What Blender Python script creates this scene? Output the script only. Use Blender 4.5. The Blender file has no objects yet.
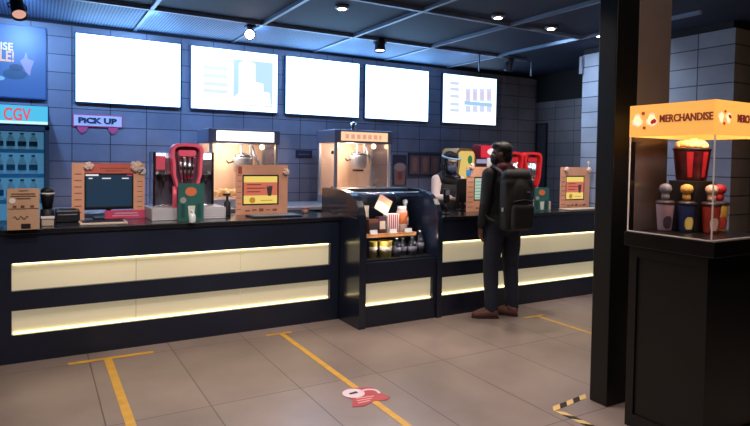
import bpy, bmesh, math, random
from mathutils import Vector, Matrix, Euler
random.seed(7)
PI = math.pi
SC = bpy.context.scene
COL = SC.collection

# ------------------------------------------------------------------ camera
YAW, PITCH, ROLL, FPX, CYP, CAMH = .5278, -.0306, .0155, 580.46, 178.11, 1.55
_f = Vector((math.sin(YAW)*math.cos(PITCH), math.cos(YAW)*math.cos(PITCH), math.sin(PITCH)))
_r0 = Vector((math.cos(YAW), -math.sin(YAW), 0)); _u0 = _r0.cross(_f)
_r = math.cos(ROLL)*_r0 + math.sin(ROLL)*_u0
_u = -math.sin(ROLL)*_r0 + math.cos(ROLL)*_u0
CAMO = Vector((0, 0, CAMH))
def ray(x, y): return _r*((x-375)/FPX) + _u*((CYP-y)/FPX) + _f
def AY(x, y, Y): d = ray(x, y); return CAMO + d*(Y/d.y)
def AX(x, y, X): d = ray(x, y); return CAMO + d*(X/d.x)
def AZ(x, y, Z): d = ray(x, y); return CAMO + d*((Z-CAMH)/d.z)
cam_d = bpy.data.cameras.new('camera'); cam = bpy.data.objects.new('camera', cam_d); COL.objects.link(cam)
cam.matrix_world = Matrix(((_r.x, _u.x, -_f.x, 0), (_r.y, _u.y, -_f.y, 0), (_r.z, _u.z, -_f.z, CAMH), (0, 0, 0, 1)))
cam_d.sensor_fit = 'HORIZONTAL'; cam_d.sensor_width = 36; cam_d.lens = FPX/750*36
cam_d.shift_y = -(213-CYP)/750
cam_d.clip_start = .02
SC.camera = cam

# --------------------------------------------------------------- materials
def lin(c):
    return tuple(((v/255)/12.92 if v/255 <= .04045 else ((v/255+.055)/1.055)**2.4) for v in c)
_M = {}
def mat(name, c, rough=.5, metal=0., emit=None, es=0., var=0., spec=.5, vscale=8., coat=0.):
    if name in _M: return _M[name]
    m = bpy.data.materials.new(name); m.use_nodes = True; nt = m.node_tree
    b = nt.nodes['Principled BSDF']
    L = lin(c)
    b.inputs['Base Color'].default_value = (*L, 1)
    b.inputs['Roughness'].default_value = rough; b.inputs['Metallic'].default_value = metal
    b.inputs['Specular IOR Level'].default_value = spec
    b.inputs['Coat Weight'].default_value = coat
    if emit:
        b.inputs['Emission Color'].default_value = (*lin(emit), 1); b.inputs['Emission Strength'].default_value = es
    if var > 0:
        n = nt.nodes.new('ShaderNodeTexNoise'); n.inputs['Scale'].default_value = vscale; n.inputs['Detail'].default_value = 4
        tc = nt.nodes.new('ShaderNodeTexCoord'); nt.links.new(tc.outputs['Object'], n.inputs['Vector'])
        r = nt.nodes.new('ShaderNodeValToRGB')
        r.color_ramp.elements[0].position = .3; r.color_ramp.elements[1].position = .7
        r.color_ramp.elements[0].color = (*[v*(1-var) for v in L], 1)
        r.color_ramp.elements[1].color = (*[min(1, v*(1+var)) for v in L], 1)
        nt.links.new(n.outputs['Fac'], r.inputs['Fac']); nt.links.new(r.outputs['Color'], b.inputs['Base Color'])
    _M[name] = m; return m
def emis(name, c, s):
    return mat(name, (16, 16, 18), .4, 0, c, s*.66 if s < 1.3 else s)
def glass(name, tint=(255, 255, 255), refl=.07, rough=.02, edge=.5):
    if name in _M: return _M[name]
    m = bpy.data.materials.new(name); m.use_nodes = True; nt = m.node_tree; nt.nodes.clear()
    o = nt.nodes.new('ShaderNodeOutputMaterial'); mx = nt.nodes.new('ShaderNodeMixShader')
    t = nt.nodes.new('ShaderNodeBsdfTransparent'); g = nt.nodes.new('ShaderNodeBsdfGlossy')
    t.inputs['Color'].default_value = (*lin(tint), 1); g.inputs['Roughness'].default_value = rough
    fr = nt.nodes.new('ShaderNodeLayerWeight'); fr.inputs['Blend'].default_value = .25
    mm = nt.nodes.new('ShaderNodeMath'); mm.operation = 'MULTIPLY_ADD'; mm.inputs[1].default_value = edge; mm.inputs[2].default_value = refl
    nt.links.new(fr.outputs['Fresnel'], mm.inputs[0]); nt.links.new(mm.outputs[0], mx.inputs['Fac'])
    nt.links.new(t.outputs[0], mx.inputs[1]); nt.links.new(g.outputs[0], mx.inputs[2]); nt.links.new(mx.outputs[0], o.inputs[0])
    _M[name] = m; return m
def tile_mat(name, axis, c, grout, w, h, mortar, rough=.45, off=(0, 0), var=.12, noise_s=3., spec=.5, bump=.25, stain=.15):
    """stack-bond tiles in object space; axis 'x','y' (walls) or 'f' (floor)"""
    if name in _M: return _M[name]
    m = bpy.data.materials.new(name); m.use_nodes = True; nt = m.node_tree; b = nt.nodes['Principled BSDF']; N = nt.nodes.new
    tc = N('ShaderNodeNewGeometry'); sp = N('ShaderNodeSeparateXYZ'); nt.links.new(tc.outputs['Position'], sp.inputs[0])
    cb = N('ShaderNodeCombineXYZ')
    a, bb = {'x': ('X', 'Z'), 'y': ('Y', 'Z'), 'f': ('X', 'Y')}[axis]
    for src, dst, o in ((a, 'X', off[0]), (bb, 'Y', off[1])):
        ad = N('ShaderNodeMath'); ad.operation = 'ADD'; ad.inputs[1].default_value = o
        nt.links.new(sp.outputs[src], ad.inputs[0]); nt.links.new(ad.outputs[0], cb.inputs[dst])
    br = N('ShaderNodeTexBrick'); br.offset = 0; br.squash = 1
    nt.links.new(cb.outputs[0], br.inputs['Vector'])
    L = lin(c); G = lin(grout)
    br.inputs['Color1'].default_value = (*[v*(1-var) for v in L], 1); br.inputs['Color2'].default_value = (*[min(1, v*(1+var)) for v in L], 1)
    br.inputs['Mortar'].default_value = (*G, 1); br.inputs['Scale'].default_value = 1
    br.inputs['Mortar Size'].default_value = mortar; br.inputs['Mortar Smooth'].default_value = .1
    br.inputs['Brick Width'].default_value = w; br.inputs['Row Height'].default_value = h
    n = N('ShaderNodeTexNoise'); n.inputs['Scale'].default_value = noise_s; n.inputs['Detail'].default_value = 6
    nt.links.new(tc.outputs['Position'], n.inputs['Vector'])
    mr = N('ShaderNodeMapRange'); mr.inputs[1].default_value = .3; mr.inputs[2].default_value = .7; mr.inputs[3].default_value = 1-stain; mr.inputs[4].default_value = 1+stain
    nt.links.new(n.outputs['Fac'], mr.inputs[0])
    mx = N('ShaderNodeMix'); mx.data_type = 'RGBA'; mx.blend_type = 'MULTIPLY'; mx.inputs[0].default_value = 1
    nt.links.new(br.outputs['Color'], mx.inputs[6]); nt.links.new(mr.outputs[0], mx.inputs[7]); nt.links.new(mx.outputs[2], b.inputs['Base Color'])
    b.inputs['Roughness'].default_value = rough; b.inputs['Specular IOR Level'].default_value = spec
    if bump:
        bp = N('ShaderNodeBump'); bp.inputs['Strength'].default_value = bump; bp.inputs['Distance'].default_value = .004; bp.invert = True
        nt.links.new(br.outputs['Fac'], bp.inputs['Height']); nt.links.new(bp.outputs[0], b.inputs['Normal'])
    _M[name] = m; return m
def perf_mat(name, c, hole, pitch, rad, plane='xy', rough=.4, metal=.3):
    """perforated sheet: regular dark holes"""
    if name in _M: return _M[name]
    m = bpy.data.materials.new(name); m.use_nodes = True; nt = m.node_tree; b = nt.nodes['Principled BSDF']; N = nt.nodes.new
    g = N('ShaderNodeNewGeometry'); sp = N('ShaderNodeSeparateXYZ'); nt.links.new(g.outputs['Position'], sp.inputs[0])
    ds = []
    for ax in plane.upper():
        a = N('ShaderNodeMath'); a.operation = 'PINGPONG'; a.inputs[1].default_value = pitch/2; nt.links.new(sp.outputs[ax], a.inputs[0])
        q = N('ShaderNodeMath'); q.operation = 'POWER'; q.inputs[1].default_value = 2; nt.links.new(a.outputs[0], q.inputs[0]); ds.append(q)
    s = N('ShaderNodeMath'); nt.links.new(ds[0].outputs[0], s.inputs[0]); nt.links.new(ds[1].outputs[0], s.inputs[1])
    lt = N('ShaderNodeMath'); lt.operation = 'LESS_THAN'; lt.inputs[1].default_value = rad*rad; nt.links.new(s.outputs[0], lt.inputs[0])
    mx = N('ShaderNodeMix'); mx.data_type = 'RGBA'; nt.links.new(lt.outputs[0], mx.inputs[0])
    mx.inputs[6].default_value = (*lin(c), 1); mx.inputs[7].default_value = (*lin(hole), 1); nt.links.new(mx.outputs[2], b.inputs['Base Color'])
    b.inputs['Roughness'].default_value = rough; b.inputs['Metallic'].default_value = metal
    _M[name] = m; return m

# ------------------------------------------------------------ mesh builder
def shift_to(parent):
    M = Matrix.Identity(4); o = parent
    chain = []
    while o: chain.append(o); o = o.parent
    for o in reversed(chain): M = M @ (Matrix.Translation(o.location) @ o.rotation_euler.to_matrix().to_4x4())
    return M.inverted()
_txt = {}
def text_mesh(s, bold=.022):
    if s in _txt: return _txt[s]
    c = bpy.data.curves.new('lettering', 'FONT'); c.body = s; c.size = 1; c.extrude = .5; c.offset = .05 if s.startswith('PiCK') else bold; c.resolution_u = 3
    o = bpy.data.objects.new('lettering', c); COL.objects.link(o)
    me = bpy.data.meshes.new_from_object(o.evaluated_get(bpy.context.evaluated_depsgraph_get()))
    v = [tuple(q.co) for q in me.vertices]; f = [tuple(p.vertices) for p in me.polygons]
    x0, x1 = min(q[0] for q in v), max(q[0] for q in v); y0, y1 = min(q[1] for q in v), max(q[1] for q in v)
    v = [((a-x0)/(x1-x0), (b-y0)/(y1-y0), (2*d if abs(d) > .1 else 0)/2) for a, b, d in v]
    bpy.data.objects.remove(o); bpy.data.curves.remove(c); bpy.data.meshes.remove(me)
    _txt[s] = (v, f); return _txt[s]
class MB:
    def __init__(s): s.bm = bmesh.new(); s.mi = 0
    def box(s, x0, x1, y0, y1, z0, z1, bev=0., seg=2):
        t = bmesh.new(); bmesh.ops.create_cube(t, size=1)
        for v in t.verts: v.co = Vector((x0+(v.co.x+.5)*(x1-x0), y0+(v.co.y+.5)*(y1-y0), z0+(v.co.z+.5)*(z1-z0)))
        if bev > 0: bmesh.ops.bevel(t, geom=t.edges[:], offset=min(bev, .45*min(abs(x1-x0), abs(y1-y0), abs(z1-z0))), segments=seg, affect='EDGES', profile=.5)
        s.merge(t); return s
    def merge(s, t, smooth=False, M=None):
        mp = {}
        for v in t.verts: mp[v] = s.bm.verts.new(M @ v.co if M else v.co)
        for f in t.faces:
            try: nf = s.bm.faces.new([mp[v] for v in f.verts])
            except ValueError: continue
            nf.material_index = s.mi; nf.smooth = smooth or f.smooth
        t.free(); return s
    def prism(s, pts, axis, a0, a1, bev=0.):
        t = bmesh.new()
        def P(p, a): return {'x': (a, p[0], p[1]), 'y': (p[0], a, p[1]), 'z': (p[0], p[1], a)}[axis]
        A = [t.verts.new(P(p, a0)) for p in pts]; B = [t.verts.new(P(p, a1)) for p in pts]
        t.faces.new(A); t.faces.new(B[::-1]); n = len(pts)
        for i in range(n): t.faces.new((A[i], B[i], B[(i+1) % n], A[(i+1) % n]))
        bmesh.ops.recalc_face_normals(t, faces=t.faces[:])
        if bev > 0: bmesh.ops.bevel(t, geom=t.edges[:], offset=bev, segments=1, affect='EDGES')
        s.merge(t); return s
    def lathe(s, c, prof, seg=24, M=None, smooth=True, sx=1., sy=1.):
        t = bmesh.new(); rings = []
        for r, z in prof:
            if r < 1e-6: rings.append([t.verts.new((c[0], c[1], c[2]+z))])
            else: rings.append([t.verts.new((c[0]+sx*r*math.cos(2*PI*i/seg), c[1]+sy*r*math.sin(2*PI*i/seg), c[2]+z)) for i in range(seg)])
        for a, b in zip(rings, rings[1:]):
            for i in range(seg):
                j = (i+1) % seg
                if len(a) == 1 and len(b) == 1: continue
                if len(a) == 1: t.faces.new((a[0], b[i], b[j]))
                elif len(b) == 1: t.faces.new((a[i], a[j], b[0]))
                else: t.faces.new((a[i], a[j], b[j], b[i]))
        for e in (rings[0], rings[-1]):
            if len(e) > 1: t.faces.new(e)
        bmesh.ops.recalc_face_normals(t, faces=t.faces[:])
        s.merge(t, smooth and seg > 8, M)
        return s
    def cyl(s, c, r, h, seg=20, r2=None, M=None, smooth=True):
        r2 = r if r2 is None else r2
        return s.lathe(c, [(r, 0), (r2, h)], seg, M, smooth)
    def rod(s, p, q, r, r2=None, seg=12):
        p = Vector(p); q = Vector(q); d = q-p
        M = Matrix.Translation(p) @ d.to_track_quat('Z', 'Y').to_matrix().to_4x4()
        return s.lathe((0, 0, 0), [(r, 0), (r if r2 is None else r2, d.length)], seg, M)
    def tube(s, pts, r, seg=8, closed=False, flat=1.):
        pts = [Vector(p) for p in pts]; n = len(pts); t = bmesh.new(); rings = []
        up = Vector((0, 0, 1))
        for i, p in enumerate(pts):
            a = pts[(i-1) % n] if closed or i > 0 else p; b = pts[(i+1) % n] if closed or i < n-1 else p
            d = (b-a).normalized()
            if i == 0:
                u = d.orthogonal().normalized() if abs(d.dot(up)) > .95 else d.cross(up).normalized()
            else: u = (u - d*u.dot(d)).normalized()
            w = d.cross(u)
            rr = r[i] if isinstance(r, (list, tuple)) else r
            rings.append([t.verts.new(p + u*rr*math.cos(2*PI*k/seg) + w*rr*flat*math.sin(2*PI*k/seg)) for k in range(seg)])
        m = n if closed else n-1
        for i in range(m):
            A, B = rings[i], rings[(i+1) % n]
            for k in range(seg): t.faces.new((A[k], A[(k+1) % seg], B[(k+1) % seg], B[k]))
        if not closed: t.faces.new(rings[0][::-1]); t.faces.new(rings[-1])
        bmesh.ops.recalc_face_normals(t, faces=t.faces[:])
        return s.merge(t, True)
    def ball(s, c, r, rad=(1, 1, 1), seg=16, rot=None):
        t = bmesh.new(); bmesh.ops.create_uvsphere(t, u_segments=seg, v_segments=max(6, seg*2//3), radius=r)
        M = Matrix.Translation(Vector(c)) @ (Euler(rot).to_matrix().to_4x4() if rot else Matrix.Identity(4)) @ Matrix.Diagonal((*rad, 1))
        return s.merge(t, True, M)
    def quad(s, *p):
        f = s.bm.faces.new([s.bm.verts.new(q) for q in p]); f.material_index = s.mi; return s
    def text(s, t, O, U, V, th=.003):
        """lettering in the rectangle O, U (its width), V (its height)"""
        O, U, V = Vector(O), Vector(U), Vector(V); N = U.cross(V).normalized()*th
        v, f = text_mesh(t); vs = [s.bm.verts.new(O+U*a+V*b+N*(2*d)) for a, b, d in v]
        for q in f:
            try: s.bm.faces.new([vs[i] for i in q]).material_index = s.mi
            except ValueError: pass
        return s
    def build(s, name, mats, parent=None, local=False):
        me = bpy.data.meshes.new(name)
        if not isinstance(mats, (list, tuple)): mats = [mats]
        for m in mats: me.materials.append(m)
        o = bpy.data.objects.new(name, me); COL.objects.link(o)
        vs = s.bm.verts
        if parent is not None:
            o.parent = parent
            if not local:
                T = shift_to(parent)
                for v in vs: v.co = T @ v.co
        elif not local:
            xs = [v.co.x for v in vs]; ys = [v.co.y for v in vs]; zs = [v.co.z for v in vs]
            c = Vector(((min(xs)+max(xs))/2, (min(ys)+max(ys))/2, min(zs)))
            for v in vs: v.co -= c
            o.location = c
        s.bm.normal_update(); s.bm.to_mesh(me); s.bm.free(); return o
def tag(o, label, cat, group=None, kind=None):
    o['label'] = label; o['category'] = cat
    if group: o['group'] = group
    if kind: o['kind'] = kind
    return o
def thing(name, label, cat, loc=(0, 0, 0), rz=0., group=None):
    o = bpy.data.objects.new(name, None); COL.objects.link(o); o.empty_display_size = .05
    o.location = loc; o.rotation_euler = (0, 0, rz); return tag(o, label, cat, group)
def struct(name, mb, m, parent=None):
    o = mb.build(name, m, parent)
    if parent is None: o['kind'] = 'structure'
    return o
def kids(o): return [c for c in bpy.data.objects if c.parent == o]
def dup(o, loc, label=None, group=None, rz=None):
    c = o.copy(); COL.objects.link(c); c.location = loc
    if rz is not None: c.rotation_euler = (0, 0, rz)
    if label: c['label'] = label
    if group: c['group'] = group
    for k in kids(o):
        d = k.copy(); COL.objects.link(d); d.parent = c
        for g in kids(k):
            e = g.copy(); COL.objects.link(e); e.parent = d
    return c
def arc(cx, cy, r, a0, a1, n): return [(cx+r*math.cos(a0+(a1-a0)*i/n), cy+r*math.sin(a0+(a1-a0)*i/n)) for i in range(n+1)]
def rrect(x0, x1, y0, y1, r, n=4):
    return arc(x1-r, y0+r, r, -PI/2, 0, n)+arc(x1-r, y1-r, r, 0, PI/2, n)+arc(x0+r, y1-r, r, PI/2, PI, n)+arc(x0+r, y0+r, r, PI, 1.5*PI, n)

# ----------------------------------------------------------- base palette
BLACK = mat('black_laminate', (25, 33, 52), .32, var=.15, vscale=3)
BLACKM = mat('matt_black', (14, 14, 17), .6, var=.1)
DARK = mat('dark_plastic', (22, 23, 28), .45)
STEEL = mat('brushed_steel', (200, 203, 212), .35, .65, var=.06)
CHROME = mat('chrome', (225, 228, 235), .12, 1.)
WHITE = mat('white_plastic', (225, 222, 222), .45)
GLASS = glass('clear_glass')
ACRYL = glass('acrylic_sheet', (250, 250, 252), .004, .02, .05)
ORANGE = mat('orange_card', (224, 166, 136), .6, var=.08)
PINK = mat('pink_card', (205, 70, 110), .6)

# ------------------------------------------------------------- the setting
CEIL = 3.0; WY = 7.1
X_BLK = 6.0
floor_m = tile_mat('floor_tiles', 'f', (136, 123, 118), (86, 76, 74), .6, 1.2, .004, .36, (-1.54+6, -3.6+12), .05, 1.1, .5, .15, .24)
struct('floor', MB().box(-4, 11, -3, WY+.4, -.1, 0), floor_m)
wallt = tile_mat('wall_tiles', 'x', (118, 114, 122), (54, 52, 58), .38, .19, .005, .42, (.05, .03))
wallt_s = tile_mat('side_wall_tiles', 'y', (112, 106, 112), (52, 50, 56), .38, .19, .005, .42, (-3.59+7.6, .03))
paint = mat('black_paint', (20, 20, 24), .8, var=.1)
struct('wall_back', MB().box(-4, 7.2, WY, WY+.12, 0, 2.95), wallt)
struct('trim_1', MB().box(-4, 7.2, WY-.002, WY+.12, 2.95, CEIL), paint)
# boxed-out tiled pier beside the screens
struct('wall_pier', MB().box(6.44, 7.2, WY-.06, WY, 0, 2.93), wallt)
struct('wall_right', MB().box(7.2, 7.35, 5.2, WY+.12, 0, 2.55), wallt_s)
struct('trim_2', MB().box(7.19, 7.35, 5.2, WY+.12, 2.55, CEIL), paint)
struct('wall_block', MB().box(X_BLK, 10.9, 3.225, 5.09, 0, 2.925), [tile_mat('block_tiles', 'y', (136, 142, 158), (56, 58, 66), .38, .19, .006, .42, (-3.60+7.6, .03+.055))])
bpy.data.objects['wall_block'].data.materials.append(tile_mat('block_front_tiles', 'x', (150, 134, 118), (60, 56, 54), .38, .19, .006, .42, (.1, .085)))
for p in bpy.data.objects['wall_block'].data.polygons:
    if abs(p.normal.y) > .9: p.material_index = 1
struct('trim_3', MB().box(X_BLK+.01, 10.9, 3.25, 5.09, 2.925, CEIL), paint)
struct('wall_left', MB().box(-4.1, -4, -3, WY+.12, 0, CEIL), paint)
struct('wall_front', MB().box(-4, 11, -3.1, -3, 0, CEIL), mat('front_wall_paint', (96, 84, 78), .8))
struct('wall_far_right', MB().box(10.9, 11, -3, 5.2, 0, CEIL), paint)
struct('ceiling', MB().box(-4.1, 11, -3.1, WY+.12, CEIL, CEIL+.1), mat('ceiling_paint', (26, 42, 68), .75, var=.1))
# ceiling grid
grid_m = mat('ceiling_grid_metal', (120, 140, 165), .45, .2)
ti = 4
def trim(mb, m):
    global ti
    o = struct('trim_%d' % ti, mb, m); ti += 1; return o
for x in (-.14, .96, 2.08, 3.17, 4.27, 5.37): trim(MB().box(x-.018, x+.018, .5 if x < 4 else 3.2, WY-.01, CEIL-.035, CEIL+.002), grid_m)
for y in (3.2, 4.58, 5.98): trim(MB().box(-3.9, 4.3 if y < 4 else (5.39 if y < 5 else 5.9), y-.018, y+.018, CEIL-.037, CEIL-.001), grid_m)
# perforated metal panels between the grid and the back wall
pm = perf_mat('perforated_panel', (120, 152, 190), (24, 34, 54), .03, .009, 'xy', .7, 0)
xs = [-1.3, -.14, .96, 2.08, 3.17, 4.27, 5.37]
for a, b in zip(xs, xs[1:]): trim(MB().box(a+.025, b-.025, 6.02, WY-.02, CEIL-.02, CEIL-.004), pm)
# door frame on the right wall
d1 = struct('door_1', MB().box(7.17, 7.2, 6.78, 6.80, 0, 2.2).box(7.17, 7.2, 7.0, 7.02, 0, 2.2).box(7.17, 7.2, 6.78, 7.02, 2.18, 2.2), BLACKM)
MB().box(7.185, 7.2, 6.8, 7.0, 0, 2.18).build('door_panel', mat('door_grey', (58, 60, 68), .4), d1)
# structural column: black steel front and a flank with warm light put into its brown
PX0, PX1, PX2, PY0, PY1 = 3.134, 3.352, 3.69, 2.402, 2.536
col_m = mat('column_black', (9, 9, 11), .42, var=.12, vscale=2)
struct('column', MB().box(PX0, PX1, PY0, PY1, 0, CEIL, .006), col_m)
struct('column_lit_flank', MB().box(PX1, PX2, PY0-.0, PY1, 0, CEIL, .003), mat('column_warm_lit', (112, 100, 97), .45, var=.12, vscale=3))

# -------------------------------------------------------------- counters
Z1, Z2, Z3, Z4, CT = .212, .3935, .539, .7465, 1.0
panel_m = mat('cream_acrylic', (206, 198, 170), .5, 0, (255, 240, 200), .17)
led_m = emis('led_strip', (255, 234, 170), 3.4)
def counter(label, x0, x1, yf, yb, bx0, bx1, seams):
    t = thing('service_counter', label, 'counter', ((x0+x1)/2, (yf+yb)/2, 0))
    m = MB()
    m.box(x0, x1, yf+.05, yb, 0, CT-.04)                                   # carcass behind the fascia
    m.box(x0, x1, yf, yf+.05, 0, Z1).box(x0, x1, yf, yf+.05, Z2, Z3).box(x0, x1, yf, yf+.05, Z4, CT-.04)
    m.box(x0, bx0, yf, yf+.05, Z1, Z2).box(bx1, x1, yf, yf+.05, Z1, Z2).box(x0, bx0, yf, yf+.05, Z3, Z4).box(bx1, x1, yf, yf+.05, Z3, Z4)
    m.build('cabinet', BLACK, t)
    MB().box(x0, x1-.001, yf-.015, yb+.01, CT-.038, CT, .006).build('worktop', mat('worktop_black', (24, 25, 31), .22, var=.1, coat=.3), t)
    for za, zb, top in ((Z1, Z2, False), (Z3, Z4, True)):
        p = MB()
        ed = [bx0]+seams+[bx1]
        for a, b in zip(ed, ed[1:]): p.box(a+.002, b-.002, yf+.036, yf+.049, za, zb)
        lp = p.build('light_panel', panel_m, t)
        zz = (zb-.012, zb-.003) if top else (za+.003, za+.012)
        MB().box(bx0+.01, bx1-.01, yf+.022, yf+.032, *zz).build('led_strip', led_m, lp)
    return t
YL, YR = 5.018, 4.626
counter('long black counter with two glowing cream bands, left of the curved snack case', -.30, 2.53, YL, 5.74, -.165, 2.44, [.70, 1.57])
counter('black counter with two glowing cream bands where the customer stands', 3.475, X_BLK-.003, YR, 5.34, 3.49, 5.94, [4.3, 5.12])
# dark panel closing the left end of the counter
tag(MB().box(-.60, -.303, YL-.06, 5.74, 0, CT+.01, .004).build('end_panel', BLACK), 'tall black panel closing the left end of the long counter', 'panel')
bc = thing('back_counter', 'dark back counter along the tiled wall under the popcorn machines', 'counter', (2.7, 6.7, 0))
bc2 = MB().box(.12, 6.4, 6.24, 7.04, .08, .96).box(.12, 6.4, 6.3, 7.04, 0, .08).build('cabinet', BLACK, bc)
MB().box(.12, 6.42, 6.2, 7.04, .962, 1.0, .004).build('worktop', STEEL, bc)

# ------------------------------------------------- curved snack display case
CX0, CX1 = 2.535, 3.468
sc = thing('snack_display_case', 'black snack display case with a curved glass front between both counters', 'display case', (2.97, 5.05, 0))
PROF = [(4.626, .84), (4.628, .95), (4.642, 1.04), (4.672, 1.11), (4.72, 1.165), (4.785, 1.205), (4.87, 1.232), (4.97, 1.246), (5.10, 1.252)]
side = [(4.60, 0)]+[(y-.02, z+.01) for y, z in PROF]+[(5.43, 1.263), (5.43, 0)]
CB = mat('case_black', (24, 32, 50), .25, coat=.3)
for x in (CX0, CX1-.055):
    w_ = .07 if x == CX0 else .055
    MB().prism(side, 'x', x, x+w_).build('end_panel', CB, sc)
MB().prism([(4.66, 1.01), (5.42, 1.035), (5.42, 1.045), (4.66, 1.02)], 'x', CX0-.003, CX0+.001).build('panel_trim', mat('trim_dark', (50, 56, 70), .3), sc)
m = MB()
a, b = CX0+.07, CX1-.055
m.box(a, b, YR, YR+.05, 0, .199).box(a, b, YR, YR+.05, .41, .60).box(3.372, b, YR, YR+.05, .199, .41)
m.box(a, b, YR+.05, 5.42, 0, .59)
m.box(a, b, 5.37, 5.42, .59, 1.25)
m.box(a, b, 5.16, 5.42, 1.235, 1.26)
m.build('cabinet', BLACK, sc)
lp = MB().box(a+.002, 3.372, YR+.036, YR+.049, .199, .41).build('light_panel', panel_m, sc)
MB().box(a+.006, 3.365, YR+.022, YR+.032, .202, .211).build('led_strip', led_m, lp)
# curved glass
g = MB(); pr2 = [(YR+.004, .602)]+[(y+.004, z-.002) for y, z in PROF]
inn = [(y+.006, z-.005) for y, z in pr2]
g.prism(pr2+inn[::-1], 'x', a+.001, b-.001)
g.build('curved_glass', glass('case_glass', (235, 240, 245), .015, .03, .16), sc)
MB().tube([(a, 4.90, 1.226), (b, 4.90, 1.226)], .011).build('top_rail', CHROME, sc)
MB().box(a+.002, b-.002, 4.69, 5.36, .60, .612).build('floor_tray', mat('tray_dark', (40, 38, 40), .4), sc)
SH = .84
MB().box(a+.002, 3.29, 4.80, 5.2, SH-.035, SH, .003).build('shelf', mat('wood_shelf', (196, 132, 78), .5, var=.2, vscale=20), sc)

# goods in the case -------------------------------------------------------
GY = 4.86
def gx(x, y=GY): return AY(x, 240, y).x
def snack_bag(label, x, y, z, w, h, body, band):
    t = thing('snack_bag', label, 'snack bag', (x, y, z))
    m = MB(); n = 10; vs = []
    t2 = bmesh.new(); rings = []
    for i in range(n+1):
        v = i/n; thick = .045*math.sin(PI*min(1, max(.0, v*.94+.03)))**.6
        rings.append([t2.verts.new((x+w/2*math.cos(q)*(1-.06*math.sin(PI*v)), y+thick*math.sin(q), z+h*v)) for q in [2*PI*k/16 for k in range(16)]])
    for A, B in zip(rings, rings[1:]):
        for k in range(16): t2.faces.new((A[k], A[(k+1) % 16], B[(k+1) % 16], B[k]))
    t2.faces.new(rings[0][::-1]); t2.faces.new(rings[-1])
    m.merge(t2, True); m.build('pouch', body, t)
    MB().box(x-w*.3, x+w*.3, y-.052, y-.047, z+h*.3, z+h*.62).build('label_patch', band, t)
    MB().box(x-w/2, x+w/2, y-.004, y+.004, z+h-.004, z+h+.012).build('top_seal', body, t)
    return t
def bottle_parts(t, x, y, z, r, h, body, cap, lab):
    MB().lathe((x, y, z), [(r*.92, 0), (r, .01), (r, h*.58), (r*.85, h*.68), (r*.42, h*.83), (r*.38, h*.92)], 16).build('bottle_body', body, t)
    MB().cyl((x, y, z+h*.91), r*.45, h*.09, 14).build('cap', cap, t)
    MB().lathe((x, y, z), [(r*1.02, h*.2), (r*1.02, h*.5)], 16).build('label', lab, t)
YEL = mat('yellow_card', (222, 196, 96), .5); DKB = mat('dark_bottle', (30, 30, 40), .15, coat=.5); CREAM = mat('cream_paper', (226, 208, 184), .7)
RED = mat('red_print', (178, 42, 48), .5); BRN = mat('brown_print', (110, 62, 44), .6)
snack_bag('cream and brown snack pouch at the left end of the upper shelf', 2.76, 4.99, SH, .17, .25, CREAM, BRN)
def carton(label, x0, x1, y0, y1, z, h, m1, m2, stripes=0):
    t = thing('snack_carton', label, 'carton', ((x0+x1)/2, (y0+y1)/2, z))
    MB().prism([(x0+.008, z), (x1-.008, z), (x1, z+h), (x0, z+h)], 'y', y0, y1).build('carton_body', m1, t)
    if stripes:
        q = MB()
        for i in range(stripes):
            xa = x0+.008+(x1-x0-.016)*(i+.25)/stripes; q.box(xa, xa+(x1-x0)*.4/stripes, y0-.002, y0, z+.004, z+h-.006)
        q.build('printed_stripes', m2, t)
    else: MB().box(x0+.012, x1-.012, y0-.003, y0-.0, z+h*.25, z+h*.75).build('printed_panel', m2, t)
    return t
carton('dark brown snack carton behind a white tag on the upper shelf', 2.755, 2.865, 4.83, 4.90, SH, .14, BRN, mat('dark_print', (60, 44, 48), .5))
carton('plum purple snack carton left of the striped one on the upper shelf', 2.872, 2.958, 4.84, 4.91, SH, .16, mat('plum_card', (92, 52, 66), .5), CREAM)
carton('red and white striped carton in the middle of the upper shelf', 2.966, 3.10, 4.83, 4.92, SH, .185, WHITE, RED, 5)
t = thing('snack_jar', 'clear jar with an orange label and white lid on the upper shelf', 'jar', (3.175, 4.9, SH))
MB().lathe((3.175, 4.9, SH), [(.05, 0), (.055, .01), (.055, .2), (.044, .22)], 18).build('jar_body', mat('jar_body', (205, 178, 168), .2), t)
MB().lathe((3.175, 4.9, SH), [(.056, .08), (.056, .19)], 18).build('label', mat('orange_label', (214, 116, 60), .5), t)
MB().cyl((3.175, 4.9, SH+.218), .046, .035, 16).build('lid', WHITE, t)
for x, y, h, lb in ((3.08, 5.05, .31, 'small bottle with a pale ball cap behind the striped carton'), (3.28, 5.0, .30, 'small bottle with a pale ball cap behind the orange-labelled jar')):
    t = thing('syrup_bottle', lb, 'bottle', (x, y, SH)); bottle_parts(t, x, y, SH, .036, h-.03, mat('amber', (120, 70, 48), .2), WHITE, CREAM)
    MB().ball((x, y, SH+h-.015), .028, seg=12).build('ball_cap', WHITE, t)
t = thing('price_card', 'tilted white and orange price card on top of the snack cartons', 'card', (2.95, 4.87, SH+.187), 0)
M_ = Matrix.Translation((2.94, 4.87, SH+.275)) @ Euler((math.radians(-22), math.radians(32), math.radians(-12))).to_matrix().to_4x4()
tb = bmesh.new(); bmesh.ops.create_cube(tb, size=1, matrix=Matrix.Diagonal((.15, .004, .17, 1)))
MB().merge(tb, M=M_).build('card_sheet', CREAM, t)
tb = bmesh.new(); bmesh.ops.create_cube(tb, size=1, matrix=Matrix.Translation((0, -.003, .05)) @ Matrix.Diagonal((.148, .002, .068, 1)))
MB().merge(tb, M=M_).build('printed_heading', ORANGE, t)
MB().rod((2.98, 4.88, SH+.185), (2.95, 4.875, SH+.25), .006).build('card_foot', WHITE, t)
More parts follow.
